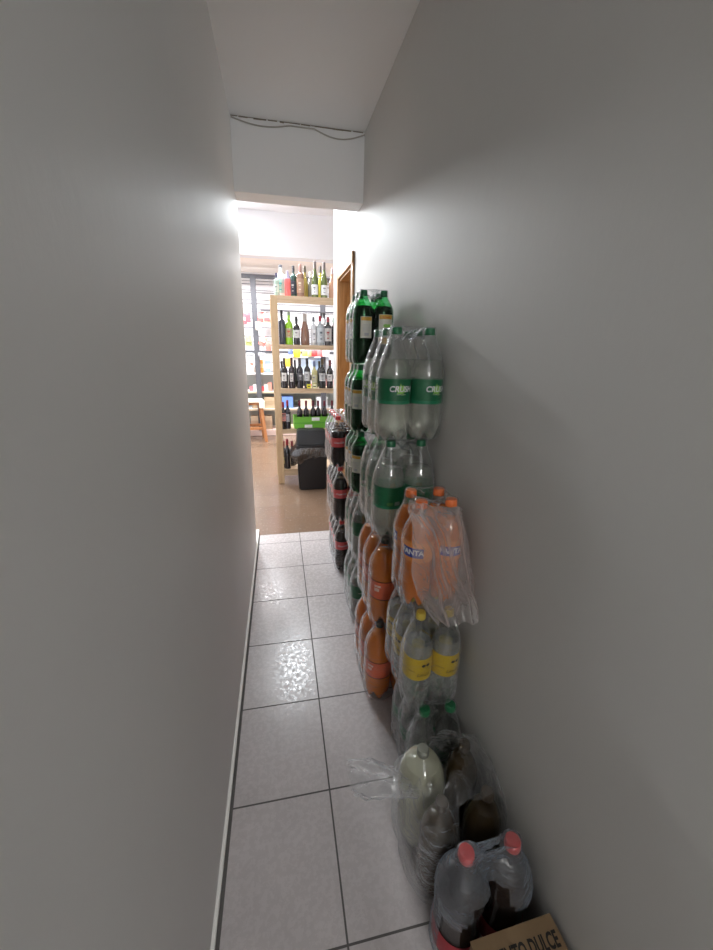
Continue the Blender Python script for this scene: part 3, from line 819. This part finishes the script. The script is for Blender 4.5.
# cardboard box, nearest the viewer
bx = empty('cardboard_box', (.452, .290, 0), math.radians(2)); tag(bx, 'brown cardboard box printed with black words, standing by the right wall', 'cardboard box')
BW, BD, BH = .196, .235, .215
bm = bmesh.new()
box(bm, -BW / 2, BW / 2, -BD / 2, BD / 2, .001, BH - .003, .003)
obj('carton_body', bm, M['card'], bx)
f1 = obj('top_flap', bxm(-BW / 2 - .001, BW / 2 + .001, .002, BD / 2 + .001, BH - .003, BH, .0008), M['card'], bx)
obj('top_flap', bxm(-BW / 2 - .001, BW / 2 + .001, -BD / 2 - .001, -.002, BH - .003, BH, .0008), M['card'], bx)
t = text_flat('PIMIENTO DULCE', .034, .12, .0012, .70)
xs = [v.co.x for v in t.verts]; w0 = max(xs) - min(xs)
for v in t.verts: v.co = Vector((v.co.x * (.178 / w0), v.co.y + .080, BH + .0006))
tx = obj('lettering', t, M['ink'], f1)
obj('edge_tape', bxm(-.018, .018, -BD / 2 - .0016, BD / 2 + .0016, BH - .04, BH - .0025), M['card_dark'], bx)

# ------------------------------------------------------------------ the shop: wooden shelf
SY = 4.10
shelf = empty('wooden_shelf', (-.055, SY, 0), math.radians(2.0)); tag(shelf, 'tall pine shelf holding rows of wine and spirit bottles', 'shelf unit')
SW, SD = 1.15, .34
for x in (0, SW - .067):
    for y in (0, SD - .03):
        obj('post', bxm(x, x + .067, y, y + .032, 0, 1.934, .003), M['pine'], shelf)
LV = [1.935, 1.482, 1.045, .612, .165]
for z in LV:
    h = .066 if z > 1.9 else .045
    if z < .2: h = .075
    b = obj('shelf_board', bxm(.0675, SW - .0675, .002, SD, z - .022, z, .002), M['pine_h'], shelf)
    obj('front_rail', bxm(.0675, SW - .0675, .004, .03, z - h, z - .0215, .002), M['pine_h'], b)
def on_shelf(px, row, dy=.07):
    """the point on a shelf row under photo column px"""
    y = SY + dy
    for _ in range(4):
        d_ = ray(px, 350); p = CAM + d_ * ((y) / d_.y)
        y = SY + dy + (p.x + .055) * math.sin(math.radians(2.0))
    # refine against the row's own height
    py = 475 - F_PX * 0
    lo, hi = 200, 600
    for _ in range(40):
        mid = (lo + hi) / 2
        if at_y(px, mid, y).z > LV[row]: lo = mid
        else: hi = mid
    p = at_y(px, (lo + hi) / 2, y)
    return Vector((p.x, y, LV[row] + .0005))
def h_for(px, ytop, base):                             # bottle height whose top shows at ytop
    return max(.1, at_y(px, ytop, base.y).z - base.z)

# bottle outlines as fractions of height; radius separate
WB = [(0, .92), (.012, 1.0), (.30, 1.0), (.56, 1.0), (.63, .93), (.68, .72), (.73, .44), (.78, .385), (.93, .375)]
RB = [(0, .92), (.012, 1.0), (.25, 1.0), (.42, .99), (.52, .88), (.62, .68), (.72, .48), (.80, .40), (.93, .36)]
SB = [(0, .94), (.015, 1.0), (.35, 1.0), (.62, 1.0), (.68, .94), (.72, .70), (.75, .42), (.80, .37), (.92, .36)]
DB = [(0, .85), (.03, .98), (.2, 1.0), (.38, .92), (.55, .78), (.66, .62), (.72, .50), (.76, .44), (.82, .46)]
GLASS = {}
def glassm(c, rough=.08):
    key = tuple(c)
    if key not in GLASS: GLASS[key] = pbr('bottle glass %d' % len(GLASS), c, rough, spec=.7, coat=.3)
    return GLASS[key]
def gmat(c, nm='print'):
    key = (nm,) + tuple(c)
    if key not in GLASS: GLASS[key] = pbr('%s %d' % (nm, len(GLASS)), c, .5)
    return GLASS[key]
def glass_bottle(base, H, R, prof, gc, capc, lab=None, label='', group='', name='wine_bottle', capfrom=.80, cat='bottle', lab2=None):
    R = R * .88
    o = obj(name, lathem(interp([(z * H, r * R) for z, r in prof], 3), 24), glassm(gc), smooth=True, autos=True)
    zt = prof[-1][0] * H; rc = prof[-1][1] * R
    z0 = max(capfrom, .70) * H; pr = [(z * H, r * R) for z, r in prof]
    obj('cap' if capfrom > .88 else 'capsule', lathem([(z0, r_at(pr, z0) + .0012), (zt, rc + .0012), (H * .985, rc + .0015), (H, rc * .9), (H, .001)], 20), gmat(capc, 'cap'), o, True, True)
    if lab:
        z0, z1, c, half = lab
        l = obj('label', lathem([(z0 * H, r_at(pr, z0 * H) + .0009), (z1 * H, r_at(pr, z1 * H) + .0009)], 14, False, False, arc=(FR - half, FR + half)), gmat(c, 'paper'), o, True)
        if lab2:
            r = r_at(pr, (z0 + z1) / 2 * H) + .0016; zm = (z0 + z1) / 2 * H; hh = (z1 - z0) * H
            obj('label_print', bend(strokes(bmesh.new(), [(-.35 * r, .35 * r, .10 * hh, .24 * hh), (-.22 * r, .22 * r, -.02 * hh, .03 * hh), (-.28 * r, .28 * r, -.3 * hh, -.22 * hh)]), r, zm, FR), gmat(lab2, 'paper print'), l)
    o.location = base; o.rotation_euler = (0, 0, random.uniform(-.35, .2))
    tag(o, label, cat, group); return o

DK = (.018, .016, .020); DG = (.02, .03, .022)
WHITE = (.80, .80, .80); CREAM = (.78, .74, .62); RED = (.30, .03, .04)
G1 = 'bottles on the top shelf'
def top_b(px, ytop, R, prof, gc, capc, lab, label, dy=.07, capfrom=.8, name='wine_bottle', lab2=(.2, .2, .22)):
    b = on_shelf(px, 0, dy); glass_bottle(b, h_for(px, ytop, b), R, prof, gc, capc, lab, label, G1, name, capfrom, lab2=lab2)
top_b(277, 273, .030, SB, (.42, .55, .46), (.10, .09, .16), (.15, .5, (.62, .72, .62), 1.2), 'small pale green bottle at the left end of the top shelf', .06)
top_b(281.5, 265, .052, SB, (.80, .84, .84), (.12, .12, .14), (.12, .55, (.45, .70, .62), 1.3), 'large clear bottle with teal label and dark stopper, top shelf', .15, .93, 'spirit_bottle', (.1, .45, .42))
top_b(288, 271, .034, SB, (.85, .16, .15), (.45, .40, .55), None, 'pink-red bottle with pale neck on the top shelf', .06, .70, 'spirit_bottle')
top_b(294, 266, .036, SB, (.03, .09, .07), (.05, .05, .06), (.1, .52, (.05, .07, .10), 1.3), 'dark green bottle beside the pink-red one, top shelf', .13, .82, 'spirit_bottle', (.5, .6, .6))
top_b(300.8, 264, .042, SB, (.30, .17, .12), (.45, .26, .22), (.12, .55, (.42, .26, .18), 1.2), 'brown bottle with tall pinkish neck on the top shelf', .07, .78, 'spirit_bottle', (.7, .6, .45))
top_b(305.2, 266, .036, RB, (.34, .26, .05), (.10, .08, .05), None, 'amber bottle behind the brown one on the top shelf', .16)
top_b(310.5, 272, .032, RB, (.30, .28, .26), (.75, .75, .75), None, 'smoky grey bottle half hidden by the tall green ones', .18)
top_b(315.2, 261.5, .038, RB, (.10, .13, .035), (.16, .13, .12), (.08, .36, WHITE, 1.2), 'tall slim green bottle with white label, top shelf', .06)
top_b(320.5, 266, .034, RB, (.60, .55, .06), (.13, .12, .10), None, 'yellow-green bottle between two tall green ones', .17)
top_b(324.2, 262.5, .038, RB, (.12, .15, .04), (.17, .14, .13), (.08, .36, WHITE, 1.2), 'second tall slim green bottle with white label, right of the first', .06)
top_b(332.2, 268, .038, RB, (.62, .34, .22), (.62, .45, .45), None, 'peach coloured bottle at the wall end of top shelf', .08)
G2 = 'bottles on the second shelf'
def row_b(g, row, px, ytop, R, prof, gc, capc, lab, label, dy=.07, capfrom=.8, name='wine_bottle', lab2=(.25, .25, .27)):
    b = on_shelf(px, row, dy); glass_bottle(b, h_for(px, ytop, b), R, prof, gc, capc, lab, label, g, name, capfrom, lab2=lab2)
row_b(G2, 1, 282.6, 310, .038, SB, (.03, .035, .06), (.04, .04, .04), None, 'blue-black square-shouldered bottle next to the post, second shelf', .06, .82, 'spirit_bottle')
row_b(G2, 1, 289.6, 312, .043, WB, (.30, .62, .02), (.25, .32, .2), (.22, .5, (.45, .40, .22), 1.0), 'bright yellow-green bottle on the second shelf', .07, .9, 'spirit_bottle', (.6, .1, .05))
row_b(G2, 1, 297, 316.5, .038, WB, DK, (.03, .03, .03), (.25, .52, WHITE, 1.1), 'dark wine bottle with white label, beside the bright green one')
row_b(G2, 1, 305.3, 314, .052, DB, (.22, .11, .07), (.40, .36, .33), None, 'wide bronze decanter with round stopper on the second shelf', .08, .76, 'decanter')
row_b(G2, 1, 313.8, 317, .034, SB, (.58, .60, .62), (.12, .12, .13), (.1, .55, (.72, .72, .74), 1.2), 'silvery clear bottle right of the bronze decanter', .07, .84, 'spirit_bottle')
row_b(G2, 1, 320.2, 316, .042, SB, (.40, .44, .46), (.40, .03, .05), (.1, .6, (.52, .56, .58), 1.2), 'grey label bottle with red cap on the second shelf', .07, .82, 'spirit_bottle', (.12, .14, .16))
row_b(G2, 1, 328, 317, .044, SB, (.05, .05, .05), (.30, .05, .06), (.15, .6, (.50, .47, .44), 1.1), 'dark bottle with beige label and red cap, second shelf', .07, .82, 'spirit_bottle', (.25, .05, .05))
row_b(G2, 1, 334, 318, .038, SB, DK, (.05, .30, .12), None, 'dark bottle with green cap at wall end, second shelf', .15, .82)
G3 = 'bottles on the third shelf'
row_b(G3, 2, 282.6, 361, .034, WB, (.04, .05, .05), (.05, .05, .05), (.2, .4, (.3, .3, .3), .8), 'dark slim bottle next to the post, third shelf', .14)
row_b(G3, 2, 285.2, 358, .036, WB, DK, (.06, .045, .04), (.24, .52, WHITE, .9), 'dark wine bottle with white label, second from the post, third shelf')
row_b(G3, 2, 292.3, 357.5, .038, WB, (.035, .025, .03), (.10, .05, .06), (.22, .50, (.66, .62, .60), .55), 'dark wine bottle with narrow grey label, third from the post, third shelf')
row_b(G3, 2, 295.5, 360, .034, WB, DG, (.05, .04, .05), None, 'unlabelled dark bottle behind, left half of the third shelf', .21)
row_b(G3, 2, 300.2, 358, .040, WB, (.022, .02, .026), (.06, .045, .05), (.25, .5, (.10, .10, .11), 1.1), 'dark wine bottle with black label on the third shelf', lab2=(.6, .6, .62))
row_b(G3, 2, 307.6, 358, .040, WB, (.018, .02, .022), (.04, .04, .05), (.25, .55, (.60, .61, .60), .9), 'dark wine bottle with pale grey label left of the yellow bottle')
row_b(G3, 2, 314.6, 361, .036, WB, (.55, .52, .24), (.16, .20, .32), (.2, .5, (.62, .60, .40), 1.0), 'pale yellow bottle among dark ones on the third shelf')
row_b(G3, 2, 319.5, 361, .032, WB, DG, (.05, .06, .04), None, 'dark bottle half behind, right of the pale yellow one', .24)
row_b(G3, 2, 322.3, 359, .042, WB, (.02, .022, .022), (.12, .09, .05), (.25, .52, (.56, .58, .58), 1.0), 'dark wine bottle with bluish white label, right half of third shelf')
row_b(G3, 2, 330, 360, .040, WB, (.02, .018, .022), (.22, .05, .05), (.25, .5, (.72, .70, .68), .9), 'dark wine bottle with cream label at the wall end, third shelf')
G4 = 'bottles on the fourth shelf'
row_b(G4, 3, 283.9, 402, .036, WB, DK, (.25, .03, .05), (.3, .6, (.70, .30, .28), 1.0), 'wine bottle with red and white label next to the post, fourth shelf', .06)
row_b(G4, 3, 288.2, 400, .036, WB, (.02, .02, .03), (.30, .04, .06), (.25, .52, (.42, .42, .46), .9), 'wine bottle with grey label beside the green carton, fourth shelf')
# green carton with wine bottles standing in it
cb = on_shelf(312, 3, .12); ca = on_shelf(294.5, 3, .06); CW = .30
gc = empty('green_carton', (ca.x, SY + .045, LV[3] + .0005), math.radians(2)); tag(gc, 'bright green carton with white tags holding six wine bottles', 'carton')
gm1 = gmat((.16, .46, .05), 'carton green'); gm2 = gmat((.10, .36, .04), 'carton deep green')
bm = bmesh.new()
for q in ((0, CW * 1.55, 0, .004, 0, .128), (0, CW * 1.55, .196, .2, 0, .128), (0, .004, .003, .197, 0, .128), (CW * 1.55 - .004, CW * 1.55, .003, .197, 0, .128), (.003, CW * 1.55 - .003, .003, .197, 0, .004)): box(bm, *q)
cr = obj('carton_body', bm, gm1, gc)
obj('printed_band', bxm(-.001, CW * 1.55 + .001, -.001, .0005, .055, .066), gm2, cr)
obj('price_tag', bxm(.19, .275, -.0025, 0, .085, .120), M['lab_white'], gc)
obj('price_tag', bxm(.11, .195, -.0025, 0, .006, .042), M['lab_white'], gc)
for i, px in enumerate((300, 306.5, 313.3, 318.3, 324.5, 332)):
    b = on_shelf(px, 3, .13); b.z = LV[3] + .0055
    nm = ('first', 'second', 'third', 'fourth', 'fifth', 'sixth')[i]
    Hh = h_for(px, 400.5, b)
    glass_bottle(b, Hh, .034, WB, DK, (.16, .012, .03), None, f'{nm} red-capped wine bottle from the left in the green carton', 'wine bottles in the green carton')
G5 = 'bottles on the lowest shelf'
row_b(G5, 4, 284.3, 441, .036, WB, DK, (.25, .04, .05), (.15, .4, (.52, .50, .22), 1.0), 'wine bottle with yellowish label next to the post, lowest shelf', .10)
row_b(G5, 4, 288, 439, .040, WB, DK, (.36, .04, .05), None, 'red-capped dark wine bottle on the lowest shelf beside the bin', .045)
row_b(G5, 4, 292.6, 441, .036, WB, DK, (.22, .03, .04), None, 'dark wine bottle on the lowest shelf half behind the bin', .15)
# two little cards on the third shelf
for px, c, l in ((309, (.72, .66, .04), 'small yellow card leaning on the third shelf'), (314.7, (.80, .78, .50), 'small cream card beside the yellow one, third shelf')):
    b = on_shelf(px, 2, .022)
    o = obj('price_card', bxm(-.022, .022, 0, .003, 0, .045, .0005), gmat(c, 'card')); o.location = b; o.rotation_euler = (-.1, 0, 0)
    obj('card_print', strokes(bmesh.new(), [(-.014, .014, -.0012, -.001)]) if False else bxm(-.015, .015, -.001, .0, .016, .026), M['ink'], o)
    tag(o, l, 'card')

# ------------------------------------------------------------------ rubbish bin
bn = empty('rubbish_bin', (.306, 3.955, 0)); tag(bn, 'black swing-lid rubbish bin lined with a dark bag', 'bin')
bm = bmesh.new(); taper(bm, 0, 0, .285, .215, 0, .315, .232, .455)
bmesh.ops.bevel(bm, geom=list(bm.edges), offset=.014, segments=3, affect='EDGES'); obj('bucket', bm, M['black_plastic'], bn, True, True)
bm = bmesh.new(); box(bm, -.165, .165, -.122, .122, .452, .490, .008); ld = obj('lid', bm, M['lid_plastic'], bn, True, True)
bm = bmesh.new(); taper(bm, 0, .0, .318, .23, .488, .295, .12, .640, 0, .04)
bmesh.ops.bevel(bm, geom=list(bm.edges), offset=.012, segments=3, affect='EDGES'); obj('swing_flap', bm, M['lid_plastic'], ld, True, True)
bm = bmesh.new(); n = 80; rg = []
for li in range(9):
    t = li / 8; ring = []
    for i in range(n):
        a = 2 * PI * i / n
        hx_, hy_ = .163, .120
        r = 1 / ((abs(math.cos(a)) / hx_) ** 6 + (abs(math.sin(a)) / hy_) ** 6) ** (1 / 6)
        left = max(0, -math.cos(a)); fr_ = max(0, -math.sin(a))
        drop = .06 + .15 * left + .06 * fr_ * (.5 - .5 * math.sin(a * 2 + .4)) + .03 * fold((math.cos(a) * 2, math.sin(a) * 2, 0), 1.5, 3)
        out_ = .004 + (.010 + .055 * left) * math.sin(PI * min(1, t * 1.1)) + .008 * math.sin(a * 19 + 2 * t) * t + .010 * fold((math.cos(a) * 3, math.sin(a) * 3, t * 2), 1.4, 7) * t
        rr = r + max(.002, out_)
        ring.append(bm.verts.new((rr * math.cos(a), rr * math.sin(a), .470 - drop * t)))
    rg.append(ring)
for i in range(8):
    for j in range(n): bm.faces.new((rg[i][j], rg[i][(j + 1) % n], rg[i + 1][(j + 1) % n], rg[i + 1][j]))
obj('bin_bag', bm, M['black_film'], bn, True)

# ------------------------------------------------------------------ stool
st = empty('stool', (-.46, 6.42, 0), .15); tag(st, 'wooden stool with a cream cloth over its seat', 'stool')
seat = obj('seat', bxm(-.17, .17, -.17, .17, .60, .635, .01), M['stool_wood'], st)
bm = bmesh.new(); box(bm, -.19, .19, -.19, .19, .634, .668, .014); obj('seat_cloth', bm, M['cloth'], st, True)
bm = bmesh.new(); box(bm, .10, .186, -.196, -.188, .55, .655, .003); obj('cloth_corner', bm, M['cloth'], st)
for sx_ in (-1, 1):
    for sy_ in (-1, 1):
        bm = bmesh.new(); taper(bm, sx_ * .185, sy_ * .185, .045, .04, 0, .05, .045, .605, -sx_ * .05, -sy_ * .05)
        obj('leg', bm, M['stool_wood'], st)
for sy_ in (-1, 1):
    obj('stretcher', bxm(-.165, .165, sy_ * .16 - .012, sy_ * .16 + .012, .20, .245, .003), M['stool_wood'], st)

# ------------------------------------------------------------------ back of the shop: rack, goods
RY = 6.95
rk = empty('display_rack', (0, RY, 0)); tag(rk, 'long white display rack with grey frame at the back of the shop', 'display rack')
obj('rack_base', bxm(-2.4, 1.7, -.20, .28, 0, .10, .004), gmat((.80, .62, .56), 'base'), rk)
RL = [1.075, .765, .47]
for z in RL:
    b = obj('rack_shelf', bxm(-2.4, 1.7, -.16 if z < 1 else -.12, .28, z - .022, z, .003), M['white'], rk)
    obj('shelf_edge', bxm(-2.4, 1.7, -.164 if z < 1 else -.124, -.158 if z < 1 else -.118, z - .032, z - .001), M['white'] if z > 1 else gmat((.62, .48, .34), 'edge'), b)
obj('back_panel', bxm(-2.4, 1.7, .262, .275, .1, 1.07), M['panel_grey'], rk)
for i in range(11):
    z = 1.09 + i * .145
    obj('slat', bxm(-2.4, 1.7, .24, .262, z, z + .134, .003), M['white_matte'], rk)
obj('slat_backing', bxm(-2.4, 1.7, .262, .285, 1.07, 2.655), gmat((.30, .29, .30), 'backing'), rk)
for x in (-1.45, -.345, .75):
    obj('upright', bxm(x - .042, x + .042, -.215, -.165, .1, 2.56, .004), M['grey_metal'], rk)
obj('top_bar', bxm(-2.4, 1.7, -.21, -.165, 2.50, 2.56, .004), M['grey_metal'], rk)
obj('cross_bar', bxm(-2.4, 1.7, -.21, -.17, 1.39, 1.43, .004), M['grey_metal'], rk)
for z in (2.42, 2.30, 2.14, 2.02, 1.78, 1.56):
    bm = bmesh.new(); tube(bm, [(-2.4, -.19, z), (1.7, -.19, z)], .005, 6); obj('wire', bm, M['grey_metal'], rk)

NP = [0]
GB = 'packets hanging on the back rack'
def packet(px, py, w, h, c, label, y=RY - .215, kind='hanging_packet', group=GB, stripe=None, rz=0):
    NP[0] += 1; y -= .012 + .034 * (NP[0] % 3)
    p = at_y(px, py, y)
    bm = bmesh.new(); nn = 6; rows = []
    for j in range(nn + 1):
        v = j / nn; th = .022 * math.sin(PI * v) + .003
        rows.append([bm.verts.new((-w / 2, 0, (v - .5) * h)), bm.verts.new((0, -th, (v - .5) * h)), bm.verts.new((w / 2, 0, (v - .5) * h)), bm.verts.new((0, th * .5, (v - .5) * h))])
    for j in range(nn):
        for k in range(4): bm.faces.new((rows[j][k], rows[j][(k + 1) % 4], rows[j + 1][(k + 1) % 4], rows[j + 1][k]))
    bm.faces.new(rows[0][::-1]); bm.faces.new(rows[-1])
    o = obj(kind, bm, gmat(c, 'packet'), smooth=True, autos=True)
    if stripe:
        obj('printed_band', bxm(-w * .36, w * .36, -.031, -.024, -h * .12, h * .14, .002), gmat(stripe, 'band'), o)
    bm = bmesh.new(); tube(bm, [(0, 0, h / 2 - .004), (0, .012, h / 2 + .01), (0, .03, h / 2 + .012)], .003, 6); obj('hook', bm, M['grey_metal'], o)
    o.location = p; o.rotation_euler = (0, rz, 0); tag(o, label, 'packet', group); return o
packet(243.5, 319, .10, .17, (.78, .12, .14), 'red packet hanging at the far left beside grey upright', stripe=(.85, .8, .8))
packet(248, 317.5, .08, .15, (.62, .10, .12), 'dark red packet hanging just left of grey upright')
packet(261, 317, .10, .16, (.80, .14, .13), 'red packet hanging just right of grey upright', stripe=(.85, .7, .6))
packet(267, 319.5, .12, .19, (.72, .38, .30), 'salmon packet with red print hanging by the pine post', stripe=(.7, .1, .1))
packet(258.5, 326, .09, .12, (.74, .64, .50), 'beige packet hanging below the red one, right of upright')
packet(248.5, 341, .10, .15, (.32, .36, .14), 'olive green packet hanging left of grey upright', stripe=(.7, .6, .2))
packet(263, 341, .10, .15, (.80, .22, .18), 'red and white packet hanging lower by the pine post', stripe=(.86, .84, .82), rz=.5)
packet(268.5, 346, .08, .14, (.76, .20, .16), 'small red packet hanging lowest by the pine post')
packet(250, 354.5, .11, .055, (.42, .43, .46), 'grey price strip left of upright above the white shelf', y=RY - .22)
packet(261.5, 354.5, .11, .055, (.46, .47, .50), 'grey price strip right of upright above the white shelf', y=RY - .22)
GP = 'price cards seen above the third shelf bottles'
for px, c, l in ((290.5, (.18, .24, .52), 'blue'), (297, (.86, .72, .05), 'yellow'), (305.5, (.86, .62, .16), 'amber'), (309.3, (.85, .55, .25), 'pale orange'), (314.6, (.80, .10, .10), 'bright red'), (320.5, (.75, .20, .20), 'dull red'), (326, (.85, .82, .82), 'white')):
    packet(px, 353.5 if l != 'blue' else 351.5, .115 if l not in ('pale orange', 'blue') else .07, .10 if l != 'yellow' else .125, c, f'{l} packet hanging behind the shelf, above the third-shelf bottles', y=RY - .225, group=GP)
packet(288.3, 362.5, .10, .14, (.90, .58, .06), 'orange-yellow packet showing between third-shelf bottles near the post', y=RY - .225, group=GP)

def rack_item(px, pyb, w, d_, h, c, label, z, kind='box', cat='box', lid=None, group='goods on the back rack'):
    y = RY - .10
    p = at_y(px, pyb, y)
    o = obj(kind, bxm(-w / 2, w / 2, -.03, -.03 + d_, 0, h, .004), gmat(c, 'goods'))
    if lid: obj('printed_band', bxm(-w / 2 - .001, w / 2 + .001, -.032, -.03 + d_ + .001, h * .35, h * .7, .002), gmat(lid, 'band'), o)
    o.location = (p.x, y, z + .0006); tag(o, label, cat, group); return o
def rack_jar(px, r, h, c, cc, label, z, group='goods on the back rack', kind='jar'):
    y = RY - .08; p = at_y(px, 370, y)
    o = obj(kind, lathem([(0, r * .94), (.006, r), (h * .72, r), (h * .8, r * .8), (h * .83, r * .78)], 20), gmat(c, 'jar'), smooth=True, autos=True)
    obj('cap', lathem([(h * .82, r * .82), (h * .98, r * .84), (h, r * .7), (h, .001)], 20), gmat(cc, 'lid'), o, True, True)
    o.location = (p.x, y, z + .0006); tag(o, label, 'jar', group); return o
rack_jar(247.2, .035, .11, (.84, .82, .80), (.55, .5, .5), 'white pot at the left end of the white rack shelf', RL[0])
rack_jar(252.2, .036, .15, (.82, .80, .76), (.75, .3, .2), 'white jar with reddish lid on the white rack shelf', RL[0])
rack_jar(256.6, .034, .11, (.40, .30, .22), (.3, .2, .12), 'small brown jar on the white rack shelf', RL[0])
rack_item(261, 372, .085, .10, .205, (.92, .40, .08), 'bright orange packet box on the white rack shelf', RL[0], lid=(.93, .62, .3))
rack_item(268, 372, .09, .10, .20, (.30, .38, .72), 'blue and white box by the pine post, white shelf', RL[0], lid=(.85, .8, .8))
cols = [((.80, .16, .18), 'red'), ((.84, .76, .74), 'white'), ((.82, .34, .38), 'pink'), ((.72, .12, .12), 'deep red'), ((.85, .62, .58), 'pale pink'), ((.78, .24, .18), 'brick red')]
for i, px in enumerate((252, 255.6, 259.2, 262.8, 266.4, 270)):
    c, nm = cols[i]
    rack_item(px, 390, .068, .12, .075 + .03 * (i % 3), c, f'{nm} packet lying on the middle rack shelf left of the pine post', RL[1], kind='packet', cat='packet')
rack_item(258, 408, .18, .2, .14, (.46, .33, .20), 'brown cardboard box on the lower rack shelf behind stool', RL[2], kind='cardboard_box', lid=(.40, .28, .17))
rack_item(270, 407, .18, .2, .19, (.52, .38, .24), 'pale brown cardboard box on the lower rack shelf beside post', RL[2], kind='cardboard_box', lid=(.45, .33, .2))
rack_item(262, 425, .36, .2, .23, (.50, .36, .24), 'wide cardboard box on the rack base behind the stool', .10, kind='cardboard_box', lid=(.44, .3, .2))
for i, (px, c, h, l) in enumerate(((287.5, (.16, .28, .66), .2, 'blue box seen behind the fourth-shelf bottles'), (298, (.82, .80, .78), .15, 'white box with red band behind the fourth-shelf bottles'), (306, (.74, .62, .48), .15, 'beige box behind the red-capped bottles'), (314, (.80, .72, .70), .18, 'pale pink box behind the red-capped bottles'), (322, (.84, .84, .86), .19, 'white box behind the red-capped bottles near the wall'), (331, (.80, .42, .38), .2, 'salmon box behind the red-capped bottles by the wall'))):
    rack_item(px, 400, .19, .2, h, c, l, RL[2] if i % 2 == 0 else RL[1], lid=(.75, .2, .2) if i in (1, 3) else None)
for i, (px, c, l) in enumerate(((296, (.82, .84, .88), 'white'), (303, (.55, .68, .86), 'light blue'), (311.5, (.60, .72, .88), 'sky blue'), (318, (.45, .62, .84), 'mid blue'), (326, (.80, .84, .9), 'bluish white'))):
    rack_item(px, 375, .11, .12, .27 - .02 * (i % 2), c, f'{l} box on the white rack shelf behind third-shelf bottles', RL[0])
# glasses hanging upside down behind the second shelf
gm = pbr('clear glass', (.88, .90, .90), .08, trans=.6, ior=1.1)
gl0 = None
for i, px in enumerate((284, 289.5, 295, 300.5, 306, 311.5, 317, 322.5, 328)):
    p = at_y(px, 306, RY - .26)
    if gl0 is None:
        gl0 = obj('hanging_wine_glass', lathem(interp([(.0, .030), (.05, .038), (.085, .030), (.10, .008), (.105, .004), (.16, .0035), (.168, .005), (.172, .030), (.174, .032)], 3), 20, cap0=False), gm, smooth=True); o = gl0
    else:
        o = gl0.copy(); C.objects.link(o)
    o.location = (p.x, p.y, 2.02 + .012 - .174 + .0)
    tag(o, 'clear glass hanging upside down behind the second shelf', 'glass', 'hanging glasses')
hb = obj('glass_rail', bxm(-.25, 1.2, RY - .30, RY - .216, 2.032, 2.05, .003), M['grey_metal']); tag(hb, 'grey rail from which the row of glasses hangs', 'rail')

# ------------------------------------------------------------------ light
def area(name, loc, sx_, sy_, power, c=(1, 1, 1), rot=(0, 0, 0)):
    l = bpy.data.lights.new(name, 'AREA'); l.shape = 'RECTANGLE'; l.size = sx_; l.size_y = sy_; l.energy = power; l.color = c
    o = bpy.data.objects.new(name, l); C.objects.link(o); o.location = loc; o.rotation_euler = rot
    return o
area('shop_tube_light', (.05, 4.1, 2.83), .32, 1.0, 24, (.90, .96, 1.0), (-.5, 0, 0))
area('shop_tube_light', (-.85, 5.65, 2.62), .12, .6, 45, (.90, .96, 1.0))
area('shop_tube_light', (.1, 5.8, 2.58), 2.0, .12, 50, (.98, .97, 1.0))
area('shop_tube_light', (-1.6, 4.1, 2.86), .12, 1.2, 28, (.90, .96, 1.0))
l_ = area('shop_spot_panel', (-.78, 4.85, 2.84), .30, .30, 30, (.95, .98, 1.0))
l_.rotation_euler = Vector((1.33, -4.35, -1.65)).to_track_quat('-Z', 'Y').to_euler()
area('corridor_fill_light', (.15, -1.4, CZ - .03), .5, .7, 1.2, (.97, .98, 1.0))  # added soft fill overhead behind the camera, not a known lamp
area('rear_fill_light', (.15, -3.1, 2.15), .6, .7, 15, (1, .98, .96), (PI / 2, 0, 0))  # added fill from the corridor's rear end, lifts the header wall
wd = bpy.data.worlds.new('world'); sc.world = wd; wd.use_nodes = True
wd.node_tree.nodes['Background'].inputs[0].default_value = (.8, .85, .9, 1); wd.node_tree.nodes['Background'].inputs[1].default_value = .05

vs = sc.view_settings
sc.display_settings.display_device = 'sRGB'
vs.view_transform = 'Standard'; vs.look = 'None'; vs.gamma = 1; vs.use_curve_mapping = False; vs.exposure = 0.80
cy = sc.cycles
cy.max_bounces = 12; cy.diffuse_bounces = 6; cy.glossy_bounces = 4; cy.transmission_bounces = 10; cy.transparent_max_bounces = 40
cy.sample_clamp_indirect = 6; cy.caustics_reflective = False; cy.caustics_refractive = True; cy.blur_glossy = .5
